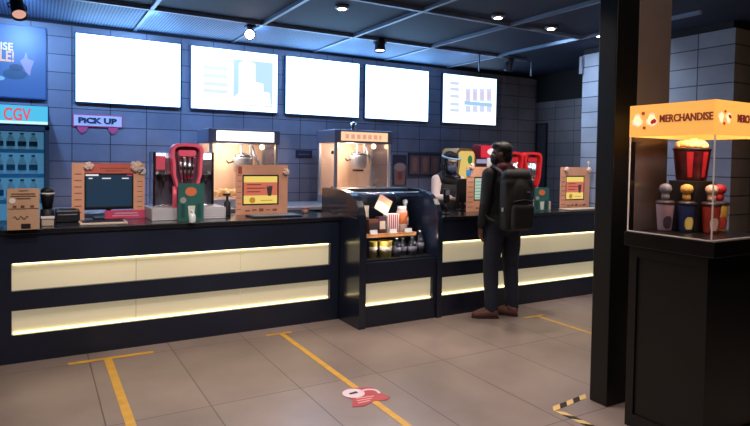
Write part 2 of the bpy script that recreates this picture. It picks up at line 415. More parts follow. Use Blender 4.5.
for k, (x, lb) in enumerate(((2.80, 'white price tag in front of the dark brown carton'), (3.02, 'white price tag in front of the striped carton'), (3.20, 'white price tag below the orange-labelled jar'))):
    tag(MB().prism([(4.802, SH), (4.825, SH), (4.815, SH+.04)], 'x', x-.04, x+.04).build('price_tag', WHITE), lb, 'price tag')
for x, lb in ((2.79, 'narrow yellow paper cup nearest the left end of the case floor'), (2.925, 'wide yellow-green paper cup on the case floor')):
    r = .042 if x < 2.85 else .068
    t = thing('paper_cup', lb, 'cup', (x, 4.8, .612))
    MB().lathe((x, 4.8, .612), [(r*.8, 0), (r, .155), (r*1.06, .16), (r*.97, .162), (r*.77, .012)], 18).build('cup_body', YEL, t)
    MB().lathe((x, 4.8, .612), [(r*.89, .05), (r*.97, .11)], 18).build('printed_band', CREAM, t)
for x, y, h, lb in ((3.05, 4.79, .185, 'dark glass bottle nearest the yellow cups in the case'), (3.15, 4.84, .175, 'dark glass bottle between two others below the shelf'), (3.235, 4.79, .185, 'dark glass bottle third from the yellow cups'), (3.345, 4.82, .24, 'tall dark bottle with a silver top standing alone at right')):
    t = thing('drink_bottle', lb, 'bottle', (x, y, .612)); bottle_parts(t, x, y, .612, .046, h, DKB, CHROME, mat('grey_label', (110, 108, 124), .4))

# ----------------------------------------------------------- menu screens
bez = mat('screen_bezel', (40, 70, 110), .4)
scr_m = emis('lit_screen', (160, 208, 255), 5.0)
PALE = emis('pale_cyan_picture', (196, 232, 252), .98); WHT = emis('white_picture', (235, 245, 255), 1.6); LIL = emis('lilac_picture', (214, 224, 252), .97); PNK = emis('pink_picture', (226, 208, 232), .95)
SY = 7.05
def menu_screen(label, x0, x1, z0=2.138, z1=2.868, face=None):
    t = thing('menu_screen', label, 'screen', ((x0+x1)/2, SY, z0-.012), group='menu screens on the tiled wall')
    MB().box(x0-.012, x1+.012, SY, 7.097, z0-.012, z1+.012, .003).build('bezel', bez, t)
    MB().box(x0, x1, SY-.003, SY+.001, z0, z1).build('display', face or scr_m, t)
    return t
sx = []
for tl, tr in (((76, 33), (180.3, 43)), ((191.5, 45), (277.5, 54.6)), ((286.4, 55.7), (359.2, 62.7)), ((366, 64), (428.5, 71)), ((443.5, 73.3), (496.5, 79))):
    sx.append((AY(*tl, SY).x, AY(*tr, SY).x))
menu_screen('blank glowing white menu screen above the pick-up sign', *sx[0])
s2 = menu_screen('glowing menu screen with pale cyan picture, second from the left', *sx[1], face=emis('pale_screen', (190, 222, 255), 3.0))
menu_screen('blank glowing white menu screen above the wall plate, third from the left', *sx[2])
menu_screen('blank glowing white menu screen above the two posters', *sx[3])
s5 = menu_screen('glowing menu screen showing rows of pale drink pictures, nearest the tiled pier', *sx[4], face=emis('pale_screen_b', (196, 226, 255), 1.9))
def on(x, y): p = AY(x, y, SY-.006); return p.x, p.z
def flat(name, m, parent, x0, y0, x1, y1, Y=None, fn=on, d=.004):
    a, b = fn(x0, y1), fn(x1, y0); Y = SY-.006 if Y is None else Y
    return MB().box(min(a[0], b[0]), max(a[0], b[0]), Y-d/2, Y+d/2, min(a[1], b[1]), max(a[1], b[1])).build(name, m, parent)
flat('picture_panel', PALE, s2, 233, 63, 273, 105)
m = MB(); P = [on(*q) for q in ((232, 104), (234, 97), (239, 93), (239, 63), (246, 60), (255, 64), (255, 82), (263, 84), (263, 92), (269, 93), (271, 106))]
m.prism(P, 'y', SY-.012, SY-.008); m.build('white_cup_picture', WHT, s2)
m = MB()
for y in (67, 75, 83, 90): a_, b_ = on(203, y+2.2), on(228, y); m.box(a_[0], b_[0], SY-.009, SY-.005, a_[1], b_[1])
m.build('menu_lines', emis('menu_line', (226, 238, 255), 1.0), s2)
for i in range(4):
    for y in (89, 95, 106):
        a_, b_ = on(465.5+i*7, y+6), on(470.5+i*7, y); MB().box(a_[0], b_[0], SY-.009, SY-.005, a_[1], b_[1]).build('drink_picture', LIL, s5)
    a_, b_ = on(466.5+i*7, 99), on(469+i*7, 92); MB().box(a_[0], b_[0], SY-.012, SY-.009, a_[1], b_[1]).build('pink_cup_picture', PNK, s5)
a_, b_ = on(464, 104.8), on(492, 103.2); MB().box(a_[0], b_[0], SY-.012, SY-.008, a_[1], b_[1]).build('blue_stripe', emis('blue_stripe', (170, 208, 244), .98), s5)
m = MB()
for y in (82, 88, 95, 103, 109): a_, b_ = on(450, y+2.5), on(459, y); m.box(a_[0], b_[0], SY-.009, SY-.005, a_[1], b_[1])
m.build('menu_lines', LIL, s5)
# the blue promotional screen
ps = thing('promo_screen', 'bright blue promotional screen above the drinks fridge at the left edge', 'screen', (-.45, SY, 2.13))
MB().box(-1.0, .092, SY, 7.097, 2.13, 2.885, .003).build('bezel', bez, ps)
MB().box(-.99, .078, SY-.003, SY+.001, 2.145, 2.872).build('display', emis('blue_screen', (60, 108, 200), .8), ps)
def rect_on(x0, y0, x1, y1): a_, b_ = on(x0, y1), on(x1, y0); return (a_[0], SY-.006, a_[1]), (b_[0]-a_[0], 0, 0), (0, 0, b_[1]-a_[1])
MB().text('ISE', *rect_on(0.5, 43, 13, 49.5)).build('white_lettering', emis('white_letter', (235, 240, 255), 1.0), ps)
MB().text('LE!', *rect_on(0, 51, 14, 61)).build('cream_lettering', emis('cream_letter', (244, 208, 172), .85), ps)
def oval(m, c, rx, rz, Y0, Y1, n=24): m.prism([(c[0]+rx*math.cos(2*PI*i/n), c[1]+rz*math.sin(2*PI*i/n)) for i in range(n)], 'y', Y0, Y1)
m = MB(); c = on(15, 74); oval(m, c, .105, .055, SY-.008, SY-.005); m.build('car_picture', emis('teal_pic', (36, 84, 150), .75), ps)
m = MB(); c = on(16, 67.5); oval(m, c, .06, .035, SY-.012, SY-.009); m.build('lid_picture', emis('navy_pic', (30, 60, 125), .7), ps)
m = MB(); P = [on(*q) for q in ((20, 61), (24, 58), (26, 52), (28, 59), (34, 61), (31, 70), (30, 76), (26, 72))]; m.prism(P, 'y', SY-.010, SY-.006); m.build('splash_picture', emis('pale_violet_pic', (150, 160, 235), .8), ps)
m = MB(); oval(m, on(0, 78), .04, .022, SY-.008, SY-.005); m.build('spot_picture', emis('cyan_pic', (120, 190, 245), .9), ps)

# ------------------------------------------------------------ pick up sign
pk = thing('hanging_sign', 'pale pink and white sign reading PiCK UP on the tiled wall', 'sign', (.585, 7.08, 1.80))
MB().box(.335, .835, 7.08, 7.098, 1.868, 2.004, .003).build('sign_board', PINK, pk)
MB().box(.347, .823, 7.076, 7.08, 1.88, 1.992).build('sign_face', mat('pale_pink', (212, 196, 214), .5), pk)
MB().text('PiCK UP', (.39, 7.074, 1.905), (.385, 0, 0), (0, 0, .066)).build('lettering', mat('charcoal_ink', (44, 44, 62), .6), pk)
for x in (.43, .735):
    m = MB(); m.prism([(x-.05, 1.866), (x+.05, 1.866), (x+.045, 1.84), (x+.012, 1.80), (x-.012, 1.80), (x-.045, 1.84)], 'y', 7.082, 7.094); m.build('pointer', PINK, pk)

# ------------------------------------------------------------ drinks fridge
fx0, fx1, fy0, fy1 = -.72, .105, 6.48, 7.06
fr = thing('drinks_fridge', 'tall drinks fridge with a glowing cyan header at the left edge', 'fridge', (-.31, 6.77, 0))
m = MB()
m.box(fx0, fx0+.04, fy0+.04, fy1, 0, 1.83).box(fx1-.04, fx1, fy0+.04, fy1, 0, 1.83).box(fx0, fx1, fy1-.03, fy1, 0, 1.83).box(fx0, fx1, fy0+.04, fy1, 0, .14).box(fx0, fx1, fy0+.04, fy1, 1.80, 1.83)
m.build('cabinet', mat('fridge_grey', (70, 84, 104), .4), fr)
MB().box(fx0+.042, fx1-.042, fy1-.04, fy1-.031, .15, 1.79).build('back_liner', mat('fridge_liner', (175, 198, 212), .5, 0, (140, 182, 206), .34), fr)
MB().box(fx0, fx1, fy0, fy1, 1.832, 2.03, .004).build('header_box', mat('header_dark', (40, 62, 90), .4), fr)
hf = MB().box(fx0+.012, fx1-.012, fy0-.006, fy0, 1.845, 2.02).build('header_face', emis('header_cyan', (84, 196, 240), .95), fr)
MB().box(fx0+.012, fx1-.012, fy0-.008, fy0-.006, 1.845, 1.872).build('header_strip', emis('header_glow', (190, 240, 255), 1.15), hf)
def onf(x, y): p = AY(x, y, fy0-.01); return p.x, p.z
a_, b_ = onf(3.5, 120), onf(31, 108.5)
MB().text('CGV', (a_[0], fy0-.008, a_[1]), (b_[0]-a_[0], 0, 0), (0, 0, b_[1]-a_[1]), .003).build('red_lettering', emis('logo_red', (226, 92, 110), .95), hf)
for z in (.45, .78, 1.11, 1.36, 1.60):
    s_ = MB().box(fx0+.045, fx1-.045, fy0+.10, fy1-.045, z-.012, z).build('shelf', mat('shelf_pale', (160, 190, 205), .4, 0, (120, 190, 220), .06), fr)
    q = MB()
    q.box(fx0+.045, fx1-.045, fy0+.09, fy0+.098, z-.032, z+.006); q.build('price_rail', mat('rail_blue', (96, 150, 190), .4, 0, (90, 160, 205), .12), s_)
dr = MB()
dr.box(fx0, fx0+.035, fy0, fy0+.036, .14, 1.828).box(fx1-.035, fx1, fy0, fy0+.036, .14, 1.828).box(fx0, fx1, fy0, fy0+.036, 1.79, 1.828).box(fx0, fx1, fy0, fy0+.036, .14, .20)
dd = dr.build('door', mat('door_frame_grey', (62, 78, 100), .35), fr)
MB().box(fx0+.035, fx1-.035, fy0+.014, fy0+.02, .2, 1.79).build('door_glass', glass('fridge_glass', (205, 232, 245), .05), dd)
MB().tube([(fx0+.06, fy0-.03, .9), (fx0+.06, fy0-.03, 1.4)], .01).build('door_handle', CHROME, dd)
proto = {}
WATER = mat('water_bottle', (206, 218, 226), .25, 0, (165, 195, 215), .16); TEAL = mat('teal_label', (90, 150, 180), .5); NAVYC = mat('navy_cap', (120, 140, 168), .4)
for z, nm, h, lm in ((1.11, 'pale bottle on the low shelf of the drinks fridge behind the brown sign', .2, TEAL), (1.36, 'blue-capped clear bottle on the middle shelf of the drinks fridge', .19, mat('aqua_label', (120, 170, 190), .5)), (1.60, 'blue-capped clear bottle on the top shelf of the drinks fridge', .165, mat('slate_label', (110, 140, 165), .5))):
    first = None
    for k in range(7):
        x = -.60+k*.095; g_ = nm.replace('blue-capped clear bottle', 'clear bottles').replace('pale bottle', 'pale bottles')
        if first is None:
            first = thing('drink_bottle', nm, 'bottle', (x, 6.68, z), group=g_)
            bottle_parts(first, x, 6.68, z, .036, h, WATER, NAVYC, lm)
        else: dup(first, (x, 6.68, z))

# ------------------------------------------------------------ counter items
tb_ = thing('notice_stand', 'kraft brown notice card standing at the left end of the counter', 'sign', (-.085, 4.97, CT))
MB().box(-.187, .017, 4.96, 4.967, CT+.001, 1.305).build('notice_card', mat('kraft_card', (186, 152, 124), .7, var=.06), tb_)
m = MB(); ink = mat('brown_ink', (96, 66, 54), .7)
for z, w in ((1.285, .06), (1.262, .15), (1.245, .16), (1.228, .09)): m.box(-.085-w/2, -.085+w/2, 4.957, 4.96, z, z+.006)
m.build('printed_lines', ink, tb_)
m = MB(); m.box(-.18, .01, 4.957, 4.96, 1.155, 1.158)
for x in (-.14, -.09, -.03): m.box(x-.012, x+.012, 4.957, 4.96, 1.165, 1.18)
m.tube([(-.15+.012*i, 4.958, 1.09+.014*math.sin(i*1.9)) for i in range(9)], .003, 6)
m.build('printed_marks', ink, tb_)
m = MB(); oval(m, (-.155, 1.215), .02, .02, 4.956, 4.96); m.build('white_dot', WHITE, tb_)
m = MB(); m.box(-.10, -.04, 4.957, 4.96, 1.01, 1.045); m.build('dark_print', BLACKM, tb_)
MB().prism([(4.967, CT+.001), (5.05, CT+.001), (4.967, 1.2)], 'x', -.09, -.08).build('back_strut', mat('kraft_card', (0, 0, 0)), tb_)
# dark shaker behind the notice
t = thing('blender_jug', 'black blender jug with a pale collar right of the brown notice card', 'jug', (.075, 5.5, CT))
MB().lathe((.075, 5.5, CT), [(.05, 0), (.055, .02), (.05, .1), (.036, .11)], 20).build('base', BLACKM, t)
MB().lathe((.075, 5.5, CT+.11), [(.036, 0), (.05, .10), (.052, .12)], 20).build('jug', DARK, t)
MB().cyl((.075, 5.5, CT+.23), .054, .012, 20).build('collar', WHITE, t)
MB().lathe((.075, 5.5, CT+.242), [(.05, 0), (.048, .02), (.03, .04), (0, .045)], 20).build('lid', BLACKM, t)
t = thing('cup_box', 'small beige box beside the brown notice card on the counter', 'box', (.07, 5.2, CT))
MB().box(.03, .115, 5.16, 5.25, CT+.001, CT+.055, .004).build('box_body', mat('beige_card', (180, 165, 150), .6), t)
MB().box(.025, .12, 5.155, 5.255, CT+.055, CT+.07, .003).build('box_lid', mat('pale_lid', (205, 198, 192), .5), t)
t = thing('card_printer', 'low black printer left of the order screen on the counter', 'printer', (.2, 5.5, CT))
MB().box(.13, .31, 5.4, 5.56, CT+.001, CT+.10, .012).build('printer_body', DARK, t)
MB().box(.15, .29, 5.395, 5.40, CT+.06, CT+.068).build('paper_slot', mat('slot_grey', (120, 125, 140), .4), t)
MB().box(.16, .28, 5.43, 5.53, CT+.1, CT+.108, .003).build('printer_lid', BLACKM, t)

def popcorn_blob(m, c, r, seed):
    rnd = random.Random(seed)
    m.ball(c, r*.62, seg=10)
    for k in range(6):
        a_ = k*PI/3+rnd.random()*.5
        m.ball((c[0]+r*.55*math.cos(a_), c[1]-r*.1, c[2]+r*.55*math.sin(a_)), r*(.38+.14*rnd.random()), seg=9)
CREAMP = mat('popcorn_cream', (232, 205, 190), .7)
def pos(label, x0, x1, z1, Y, scr, style, face_m, band_m=None):
    """a monitor on a foot, dressed with an orange card surround"""
    z0 = CT
    t = thing('order_screen', label, 'screen', ((x0+x1)/2, Y+.05, z0))
    a_, b_, c_, d_ = scr
    w = MB()
    if style == 'dark':
        w.box(x0, a_, Y, Y+.01, z0+.001, z1).build('card_side', ORANGE, t)
        MB().box(b_, x1, Y, Y+.01, z0+.055, z1).build('card_side', ORANGE, t)
        MB().box(a_, b_, Y, Y+.01, d_, z1).build('card_header', mat('salmon_card', (206, 104, 92), .6), t)
        MB().box(a_+.16, x1+.005, Y-.006, Y+.004, z0+.003, z0+.075).build('pink_banner', PINK, t)
        q = MB(); q.box(a_+.24, x1-.06, Y-.008, Y-.006, z0+.045, z0+.052).box(a_+.22, x1-.05, Y-.008, Y-.006, z0+.025, z0+.03); q.build('banner_lines', mat('pale_pink', (0, 0, 0)), t)
        q = MB()
        for k in range(7): q.box(x0+.02, a_-.02, Y-.002, Y, z0+.06+k*.055, z0+.068+k*.055)
        for k in range(6): q.box(b_+.03, x1-.02, Y-.002, Y, z0+.10+k*.045, z0+.106+k*.045)
        q.box(a_+.12, b_-.05, Y-.002, Y, d_+.04, d_+.05).box(a_+.16, b_-.09, Y-.002, Y, d_+.02, d_+.027)
        q.build('printed_lines', mat('rust_ink', (160, 84, 62), .6), t)
    else:
        w.box(x0, a_, Y, Y+.01, z0+.001, z1).box(b_, x1, Y, Y+.01, z0+.001, z1).box(a_, b_, Y, Y+.01, d_, z1).box(a_, b_, Y, Y+.01, z0+.001, c_)
        w.build('card_surround', band_m or ORANGE, t)
        q = MB()
        for k in range(7): q.box(x0+.012, a_-.012, Y-.002, Y, z0+.05+k*.055, z0+.056+k*.055)
        for k in range(5): q.box(a_+.03+k*.07, a_+.075+k*.07, Y-.002, Y, z0+.03+.006*(k % 2), z0+.045+.006*(k % 3))
        q.build('printed_lines', mat('rust_ink', (0, 0, 0)), t)
    mon = MB().box(a_-.012, b_+.012, Y+.011, Y+.045, c_-.012, d_+.012, .004).box(a_+.001, b_-.001, Y+.003, Y+.011, c_+.001, d_-.001).build('monitor', DARK, t)
    MB().box(a_+.015, b_-.015, Y+.002, Y+.0105, c_+.015, d_-.015).build('display', face_m, mon)
    MB().box((x0+x1)/2-.02, (x0+x1)/2+.02, Y+.045, Y+.075, z0+.015, c_+.08).build('stand_neck', DARK, t)
    MB().box((x0+x1)/2-.12, (x0+x1)/2+.12, Y+.012, Y+.18, z0+.001, z0+.015, .004).build('stand_foot', DARK, t)
    return t, mon
# order screen under the pick up sign
p1, mon = pos('order screen with dark teal display and salmon card header under the pick-up sign', .256, .838, 1.49, 5.55, (.352, .745, 1.095, 1.40), 'dark', emis('teal_display', (26, 54, 78), .8))
Yd = 5.552
wl = emis('ui_white', (235, 235, 240), .9)
m = MB(); m.box(.362, .462, Yd-.004, Yd+.001, 1.378, 1.392); m.build('search_field', wl, mon)
m = MB()
for x, w_ in ((.385, .03), (.49, .07), (.65, .055)): m.box(x, x+w_, Yd-.004, Yd+.001, 1.352, 1.361)
m.build('column_titles', wl, mon)
m = MB(); m.box(.69, .735, Yd-.004, Yd+.001, 1.378, 1.388); m.build('pink_tag', emis('ui_pink', (205, 70, 110), .7), mon)
m = MB(); popcorn_blob(m, (.385, 5.545, 1.462), .042, 1); m.build('popcorn_cutout', CREAMP, p1)
m = MB(); popcorn_blob(m, (.765, 5.545, 1.465), .055, 2); m.build('popcorn_cutout', CREAMP, p1)
m = MB(); m.prism(arc(.815, 1.425, .032, 0, 2*PI, 20), 'y', 5.535, 5.545); m.build('round_badge', WHITE, p1)
MB().rod((.79, 5.533, 1.40), (.825, 5.533, 1.44), .006).build('badge_mark', BLACKM, p1)
t = thing('cash_tray', 'pale wooden-edged tray in front of the dark teal order screen', 'tray', (.46, 5.2, CT))
MB().box(.29, .64, 5.08, 5.30, CT+.001, CT+.02, .005).build('tray_base', mat('pale_tray', (190, 176, 160), .5), t)
MB().box(.31, .62, 5.10, 5.28, CT+.02, CT+.022).build('tray_mat', DARK, t)
# advertising screens
YLB = emis('ad_yellow', (244, 214, 112), .9); CRL = emis('ad_coral', (214, 112, 90), .85)
def ad(x0, x1, z0, z1, Y, mon):
    q = MB(); h = z1-z0
    q.box(x0, x1, Y, Y+.004, z0+.30*h, z1-.22*h); q.build('coral_band', CRL, mon)
    q = MB()
    for k, w_ in enumerate((.42, .55, .4)): q.box(x0+.03, x0+.03+(x1-x0)*w_, Y-.002, Y, z1-.32*h-k*.035, z1-.29*h-k*.035)
    q.build('promo_lines', emis('ad_ink', (120, 40, 30), .5), mon)
    q = MB(); q.lathe((x0+.76*(x1-x0), Y-.003, z0+.28*h), [(.018, 0), (.03, .08), (.032, .1)], 14, sy=.12); q.build('cup_picture', emis('ad_cup', (90, 66, 70), .5), mon)
    q = MB(); oval(q, (x0+.25*(x1-x0), z0+.13*h), .03, .03, Y-.002, Y); q.box(x0+.5*(x1-x0), x0+.85*(x1-x0), Y-.002, Y, z0+.10*h, z0+.13*h); q.build('promo_badge', emis('ad_gold', (215, 150, 60), .7), mon)
p2, mon = pos('order screen with yellow and coral advert between the two popcorn machines', 1.665, 2.195, 1.487, 5.52, (1.727, 2.10, 1.09, 1.39), 'ad', YLB)
ad(1.742, 2.085, 1.105, 1.375, 5.520, mon)
m = MB(); popcorn_blob(m, (2.175, 5.515, 1.42), .038, 4); m.build('popcorn_cutout', CREAMP, p2)
MB().box(1.685, 1.72, 5.515, 5.52, 1.40, 1.47).build('brand_block', mat('rust_ink', (0, 0, 0)), p2)
t = thing('document_tray', 'flat dark tray under the yellow and coral order screen left of the case', 'tray', (1.95, 5.28, CT))
MB().box(1.72, 2.2, 5.16, 5.4, CT+.001, CT+.014, .004).build('tray_base', DARK, t)
MB().box(1.74, 2.18, 5.18, 5.38, CT+.014, CT+.017).build('tray_mat', mat('slot_grey', (0, 0, 0)), t)
t = thing('small_cup', 'small red-rimmed cup beside the curved snack case on the counter', 'cup', (2.38, 5.5, CT))
MB().lathe((2.38, 5.5, CT), [(.03, 0), (.038, .05), (.036, .052), (.03, .01)], 16).build('cup_body', CREAM, t)
MB().lathe((2.38, 5.5, CT), [(.0385, .038), (.04, .052)], 16).build('cup_rim', RED, t)
p3, mon = pos('order screen with yellow and coral advert at the right end of the counter', 5.44, 5.955, 1.505, 4.90, (5.53, 5.86, 1.10, 1.40), 'ad', YLB)
ad(5.545, 5.845, 1.115, 1.385, 4.900, mon)
m = MB(); popcorn_blob(m, (5.53, 4.895, 1.475), .035, 6); m.build('popcorn_cutout', CREAMP, p3)
m = MB(); popcorn_blob(m, (5.93, 4.895, 1.47), .04, 7); m.build('popcorn_cutout', CREAMP, p3)
m = MB(); m.prism(arc(5.925, 1.56, .022, 0, 2*PI, 16), 'y', 4.895, 4.90).box(5.92, 5.93, 4.9, 4.905, 1.50, 1.55); m.build('round_badge', CREAMP, p3)
t = thing('document_tray', 'pale flat tray in front of the rightmost order screen', 'tray', (5.6, 4.76, CT))
MB().box(5.35, 5.9, 4.68, 4.84, CT+.001, CT+.014, .004).build('tray_base', mat('pale_tray', (0, 0, 0)), t)
p4, mon = pos('order screen with pale green display between the cashier and customer', 4.07, 4.63, 1.495, 4.98, (4.17, 4.53, 1.12, 1.385), 'ad', emis('pale_green_display', (196, 220, 200), .75))
m = MB()
for k in range(6): m.box(4.19, 4.36+.04*(k % 3), 4.977, 4.983, 1.15+k*.035, 1.158+k*.035)
m.build('list_lines', emis('ui_green', (110, 160, 130), .6), mon)
MB().box(4.055, 4.115, 4.972, 4.978, 1.40, 1.46).build('blue_card', mat('blue_card', (60, 150, 220), .5), p4)
m = MB(); popcorn_blob(m, (4.13, 4.975, 1.5), .035, 9); m.build('popcorn_cutout', CREAMP, p4)
# card reader on a stalk, monitor back beside the cashier
t = thing('card_reader', 'black card reader on a stalk in front of the cashier', 'card reader', (3.70, 4.86, CT))
MB().cyl((3.70, 4.86, CT+.001), .05, .012, 20).build('reader_foot', BLACKM, t)
MB().rod((3.70, 4.86, CT+.012), (3.70, 4.86, CT+.13), .012).build('stalk', BLACKM, t)
MB().box(3.665, 3.735, 4.84, 4.875, CT+.12, CT+.27, .012).build('reader_body', DARK, t)
MB().box(3.675, 3.725, 4.837, 4.84, CT+.2, CT+.255).build('reader_display', mat('slot_grey', (0, 0, 0)), t)
t = thing('till_monitor', 'black till monitor turned towards the cashier beside the pale green screen', 'monitor', (4.15, 5.16, CT), math.radians(-25))
MB().box(-.07, .07, -.015, .015, .09, .36, .008).build('monitor_back', BLACKM, t, True)
MB().box(-.02, .02, -.04, -.015, .012, .2).build('stand_neck', DARK, t, True)
MB().box(-.055, .055, -.07, .05, .001, .014, .004).build('stand_foot', DARK, t, True)
MB().box(-.062, .062, .015, .017, .105, .345).build('display', emis('till_glow', (120, 140, 165), .4), t, True)

# --------------------------------------------------- soda dispensers
REDL = mat('red_plastic', (214, 92, 116), .35, 0, (225, 80, 104), .10)
REDD = mat('red_gloss', (186, 30, 34), .25, 0, (215, 50, 50), .10)
PERF = perf_mat('perforated_white', (205, 205, 212), (84, 84, 96), .02, .0055, 'xz', .5, 0)
def dispenser(label, x, y, rm, base=True):
    t = thing('soda_dispenser', label, 'drink dispenser', (x, y, CT))
    W = .26
    if base:
        MB().box(-.30, .34, 0, .44, .001, .105, .004).build('drip_base', PERF, t, True)
    else: MB().box(-.13, .13, 0, .33, .001, .105, .004).build('drip_base', STEEL, t, True)
    bw = .255 if base else .125
    MB().box(-bw, bw, .24, .44 if base else .34, .105, .60, .008).build('steel_body', STEEL, t, True)
    for s in (-1, 1): MB().box(s*bw-.012, s*bw+.012, .14, .24, .105, .60, .004).build('side_frame', CHROME, t, True)
    MB().prism([(.24, .40), (.15, .40), (.135, .43), (.13, .48), (.135, .54), (.15, .585), (.18, .60), (.24, .60)], 'x', -bw+.013, bw-.013).build('upper_panel', mat('panel_violet', (190, 186, 200), .22, .85), t, True)
    MB().box(-bw+.013, bw-.013, .232, .24, .12, .39).build('bay_lining', mat('bay_grey', (110, 112, 128), .3, .5), t, True)
    for s in (-1, 1): MB().box(s*(bw*.62)-.05, s*(bw*.62)+.05, .15, .20, .106, .125, .004).build('drip_grille', CHROME, t, True)
    for s in (-1, 1): MB().box(s*(bw-.07)-.025, s*(bw-.07)+.025, .10, .16, .37, .40, .004).rod((s*(bw-.07), .115, .37), (s*(bw-.07), .115, .31), .01).build('side_tap', DARK, t, True)
    MB().box(-bw+.01, -bw+.085, .118, .132, .44, .56).build('red_badge', rm, t, True)
    # tapering loop of the lit tower
    def loop(k, top, bot):
        pts = []
        for a_ in [i*PI/10 for i in range(11)]:      # rounded top
            c, s = math.cos(a_), math.sin(a_)
            pts.append((k*top*math.copysign(abs(c)**.55, c), .60+.075*k*abs(s)**.7+(k-1)*.0))
        pts += [(-k*top, .56), (-k*(top*.92), .50), (-k*(top*.70+bot*.3), .40), (-k*bot, .29), (k*bot, .29), (k*(top*.70+bot*.3), .40), (k*(top*.92), .50), (k*top, .56)]
        return pts
    o1 = loop(1, .138, .092); i1 = loop(.80, .138, .092)
    q = bmesh.new(); n = len(o1)
    A = [q.verts.new((p[0], 0, p[1])) for p in o1]; B = [q.verts.new((p[0], 0, p[1]-(.0 if p[1] < .58 else .012))) for p in i1]
    C = [q.verts.new((p[0], .10, p[1])) for p in o1]; D = [q.verts.new((p[0], .10, p[1]-(.0 if p[1] < .58 else .012))) for p in i1]
    for i in range(n):
        j = (i+1) % n
        q.faces.new((A[i], A[j], B[j], B[i])); q.faces.new((C[j], C[i], D[i], D[j])); q.faces.new((A[j], A[i], C[i], C[j])); q.faces.new((B[i], B[j], D[j], D[i]))
    bmesh.ops.recalc_face_normals(q, faces=q.faces[:])
    MB().merge(q).build('tower_loop', rm, t, True)
    il = [(p[0]*.97, p[1]) for p in i1]
    MB().prism(il, 'y', .06, .10).build('tower_back', mat('tower_grey', (90, 78, 96), .3, .3), t, True)
    MB().prism(rrect(-.075, .075, .56, .615, .02), 'y', .02, .06).build('name_plate', rm, t, True)
    for k in range(4):
        xx = (-.066, -.022, .022, .066)[k]
        MB().rod((xx, .035, .54), (xx*.62, .035, .36), .017, .011).ball((xx, .035, .54), .018, seg=10).rod((xx*.62, .035, .36), (xx*.6, .03, .31), .007).build('tap', CHROME, t, True)
    MB().rod((-.1, .05, .295), (-.1, .05, .1), .02).rod((.1, .05, .295), (.1, .05, .1), .02).build('tower_posts', rm, t, True)
    return t
dispenser('steel soda dispenser with a pink-red tower loop on a white perforated base', 1.15, 5.25, REDL)
dispenser('red soda dispenser tower loop right of the customer on the counter', 5.07, 4.98, REDD, False)
dispenser('second red soda dispenser partly hidden behind the customer', 4.785, 5.0, REDD, False)

# menu boards on the counter (green)
def menu_stand(label, x0, x1, z1, Y, seed):
    t = thing('menu_stand', label, 'sign', ((x0+x1)/2, Y, CT))
    MB().box(x0, x1, Y, Y+.006, CT+.001, z1).build('menu_board', mat('green_board', (44, 96, 92) if seed == 1 else (96, 130, 92), .4), t)
    w = x1-x0; h = z1-CT
    m = MB(); oval(m, ((x0+x1)/2-.0*w, CT+.78*h), .22*w, .12*h, Y-.003, Y); m.build('food_picture', mat('orange_food', (200, 110, 70) if seed == 1 else (230, 170, 80), .6), t)
    m = MB(); oval(m, (x0+.2*w, CT+.55*h), .12*w, .08*h, Y-.003, Y); m.build('pale_food_picture', mat('pale_food', (150, 150, 150), .6), t)
    m = MB(); m.prism([(x0+.42*w, CT+.06*h), (x0+.62*w, CT+.06*h), (x0+.66*w, CT+.40*h), (x0+.38*w, CT+.40*h)], 'y', Y-.004, Y); m.build('drink_picture', mat('drink_white', (205, 215, 205), .5), t)
    for s in (.12, .74): MB().box(x0+s*w, x0+(s+.14)*w, Y-.003, Y, CT+.08*h, CT+.45*h).build('dark_panel', mat('deep_green', (26, 70, 70), .5), t)
    MB().prism([(Y+.006, CT+.001), (Y+.08, CT+.001), (Y+.006, CT+h*.6)], 'x', (x0+x1)/2-.004, (x0+x1)/2+.004).build('back_strut', DARK, t)
    return t
menu_stand('teal green menu board leaning before the steel soda dispenser', 1.05, 1.27, 1.325, 5.165, 1)
menu_stand('green food menu board standing by the right soda dispenser', 4.87, 5.10, 1.27, 4.76, 2)
t = thing('sanitizer_bottle', 'small clear pump bottle in front of the teal menu board', 'bottle', (1.13, 4.98, CT))
MB().lathe((1.13, 4.98, CT), [(.026, 0), (.028, .01), (.028, .06), (.012, .085)], 16).build('bottle_body', mat('gel_clear', (205, 215, 220), .15), t)
MB().cyl((1.13, 4.98, CT+.084), .009, .022, 10).rod((1.13, 4.98, CT+.104), (1.10, 4.965, CT+.107), .005).build('pump', WHITE, t)
tag(MB().box(5.13, 5.22, 4.84, 4.90, CT+.001, CT+.10, .004).build('napkin_box', mat('napkin_white', (190, 170, 160), .6)), 'small pale box between the green menu board and the rightmost order screen', 'box')
# dark jug in front of the tan popcorn cabinet
t = thing('syrup_pump', 'black syrup pump bottle in front of the left popcorn machine', 'bottle', (1.56, 5.45, CT))
MB().lathe((1.56, 5.45, CT), [(.03, 0), (.032, .01), (.03, .13), (.012, .15)], 16).build('bottle_body', BLACKM, t)
MB().cyl((1.56, 5.45, CT+.15), .012, .05, 10).box(1.52, 1.585, 5.44, 5.46, CT+.195, CT+.215, .004).build('pump', BLACKM, t)

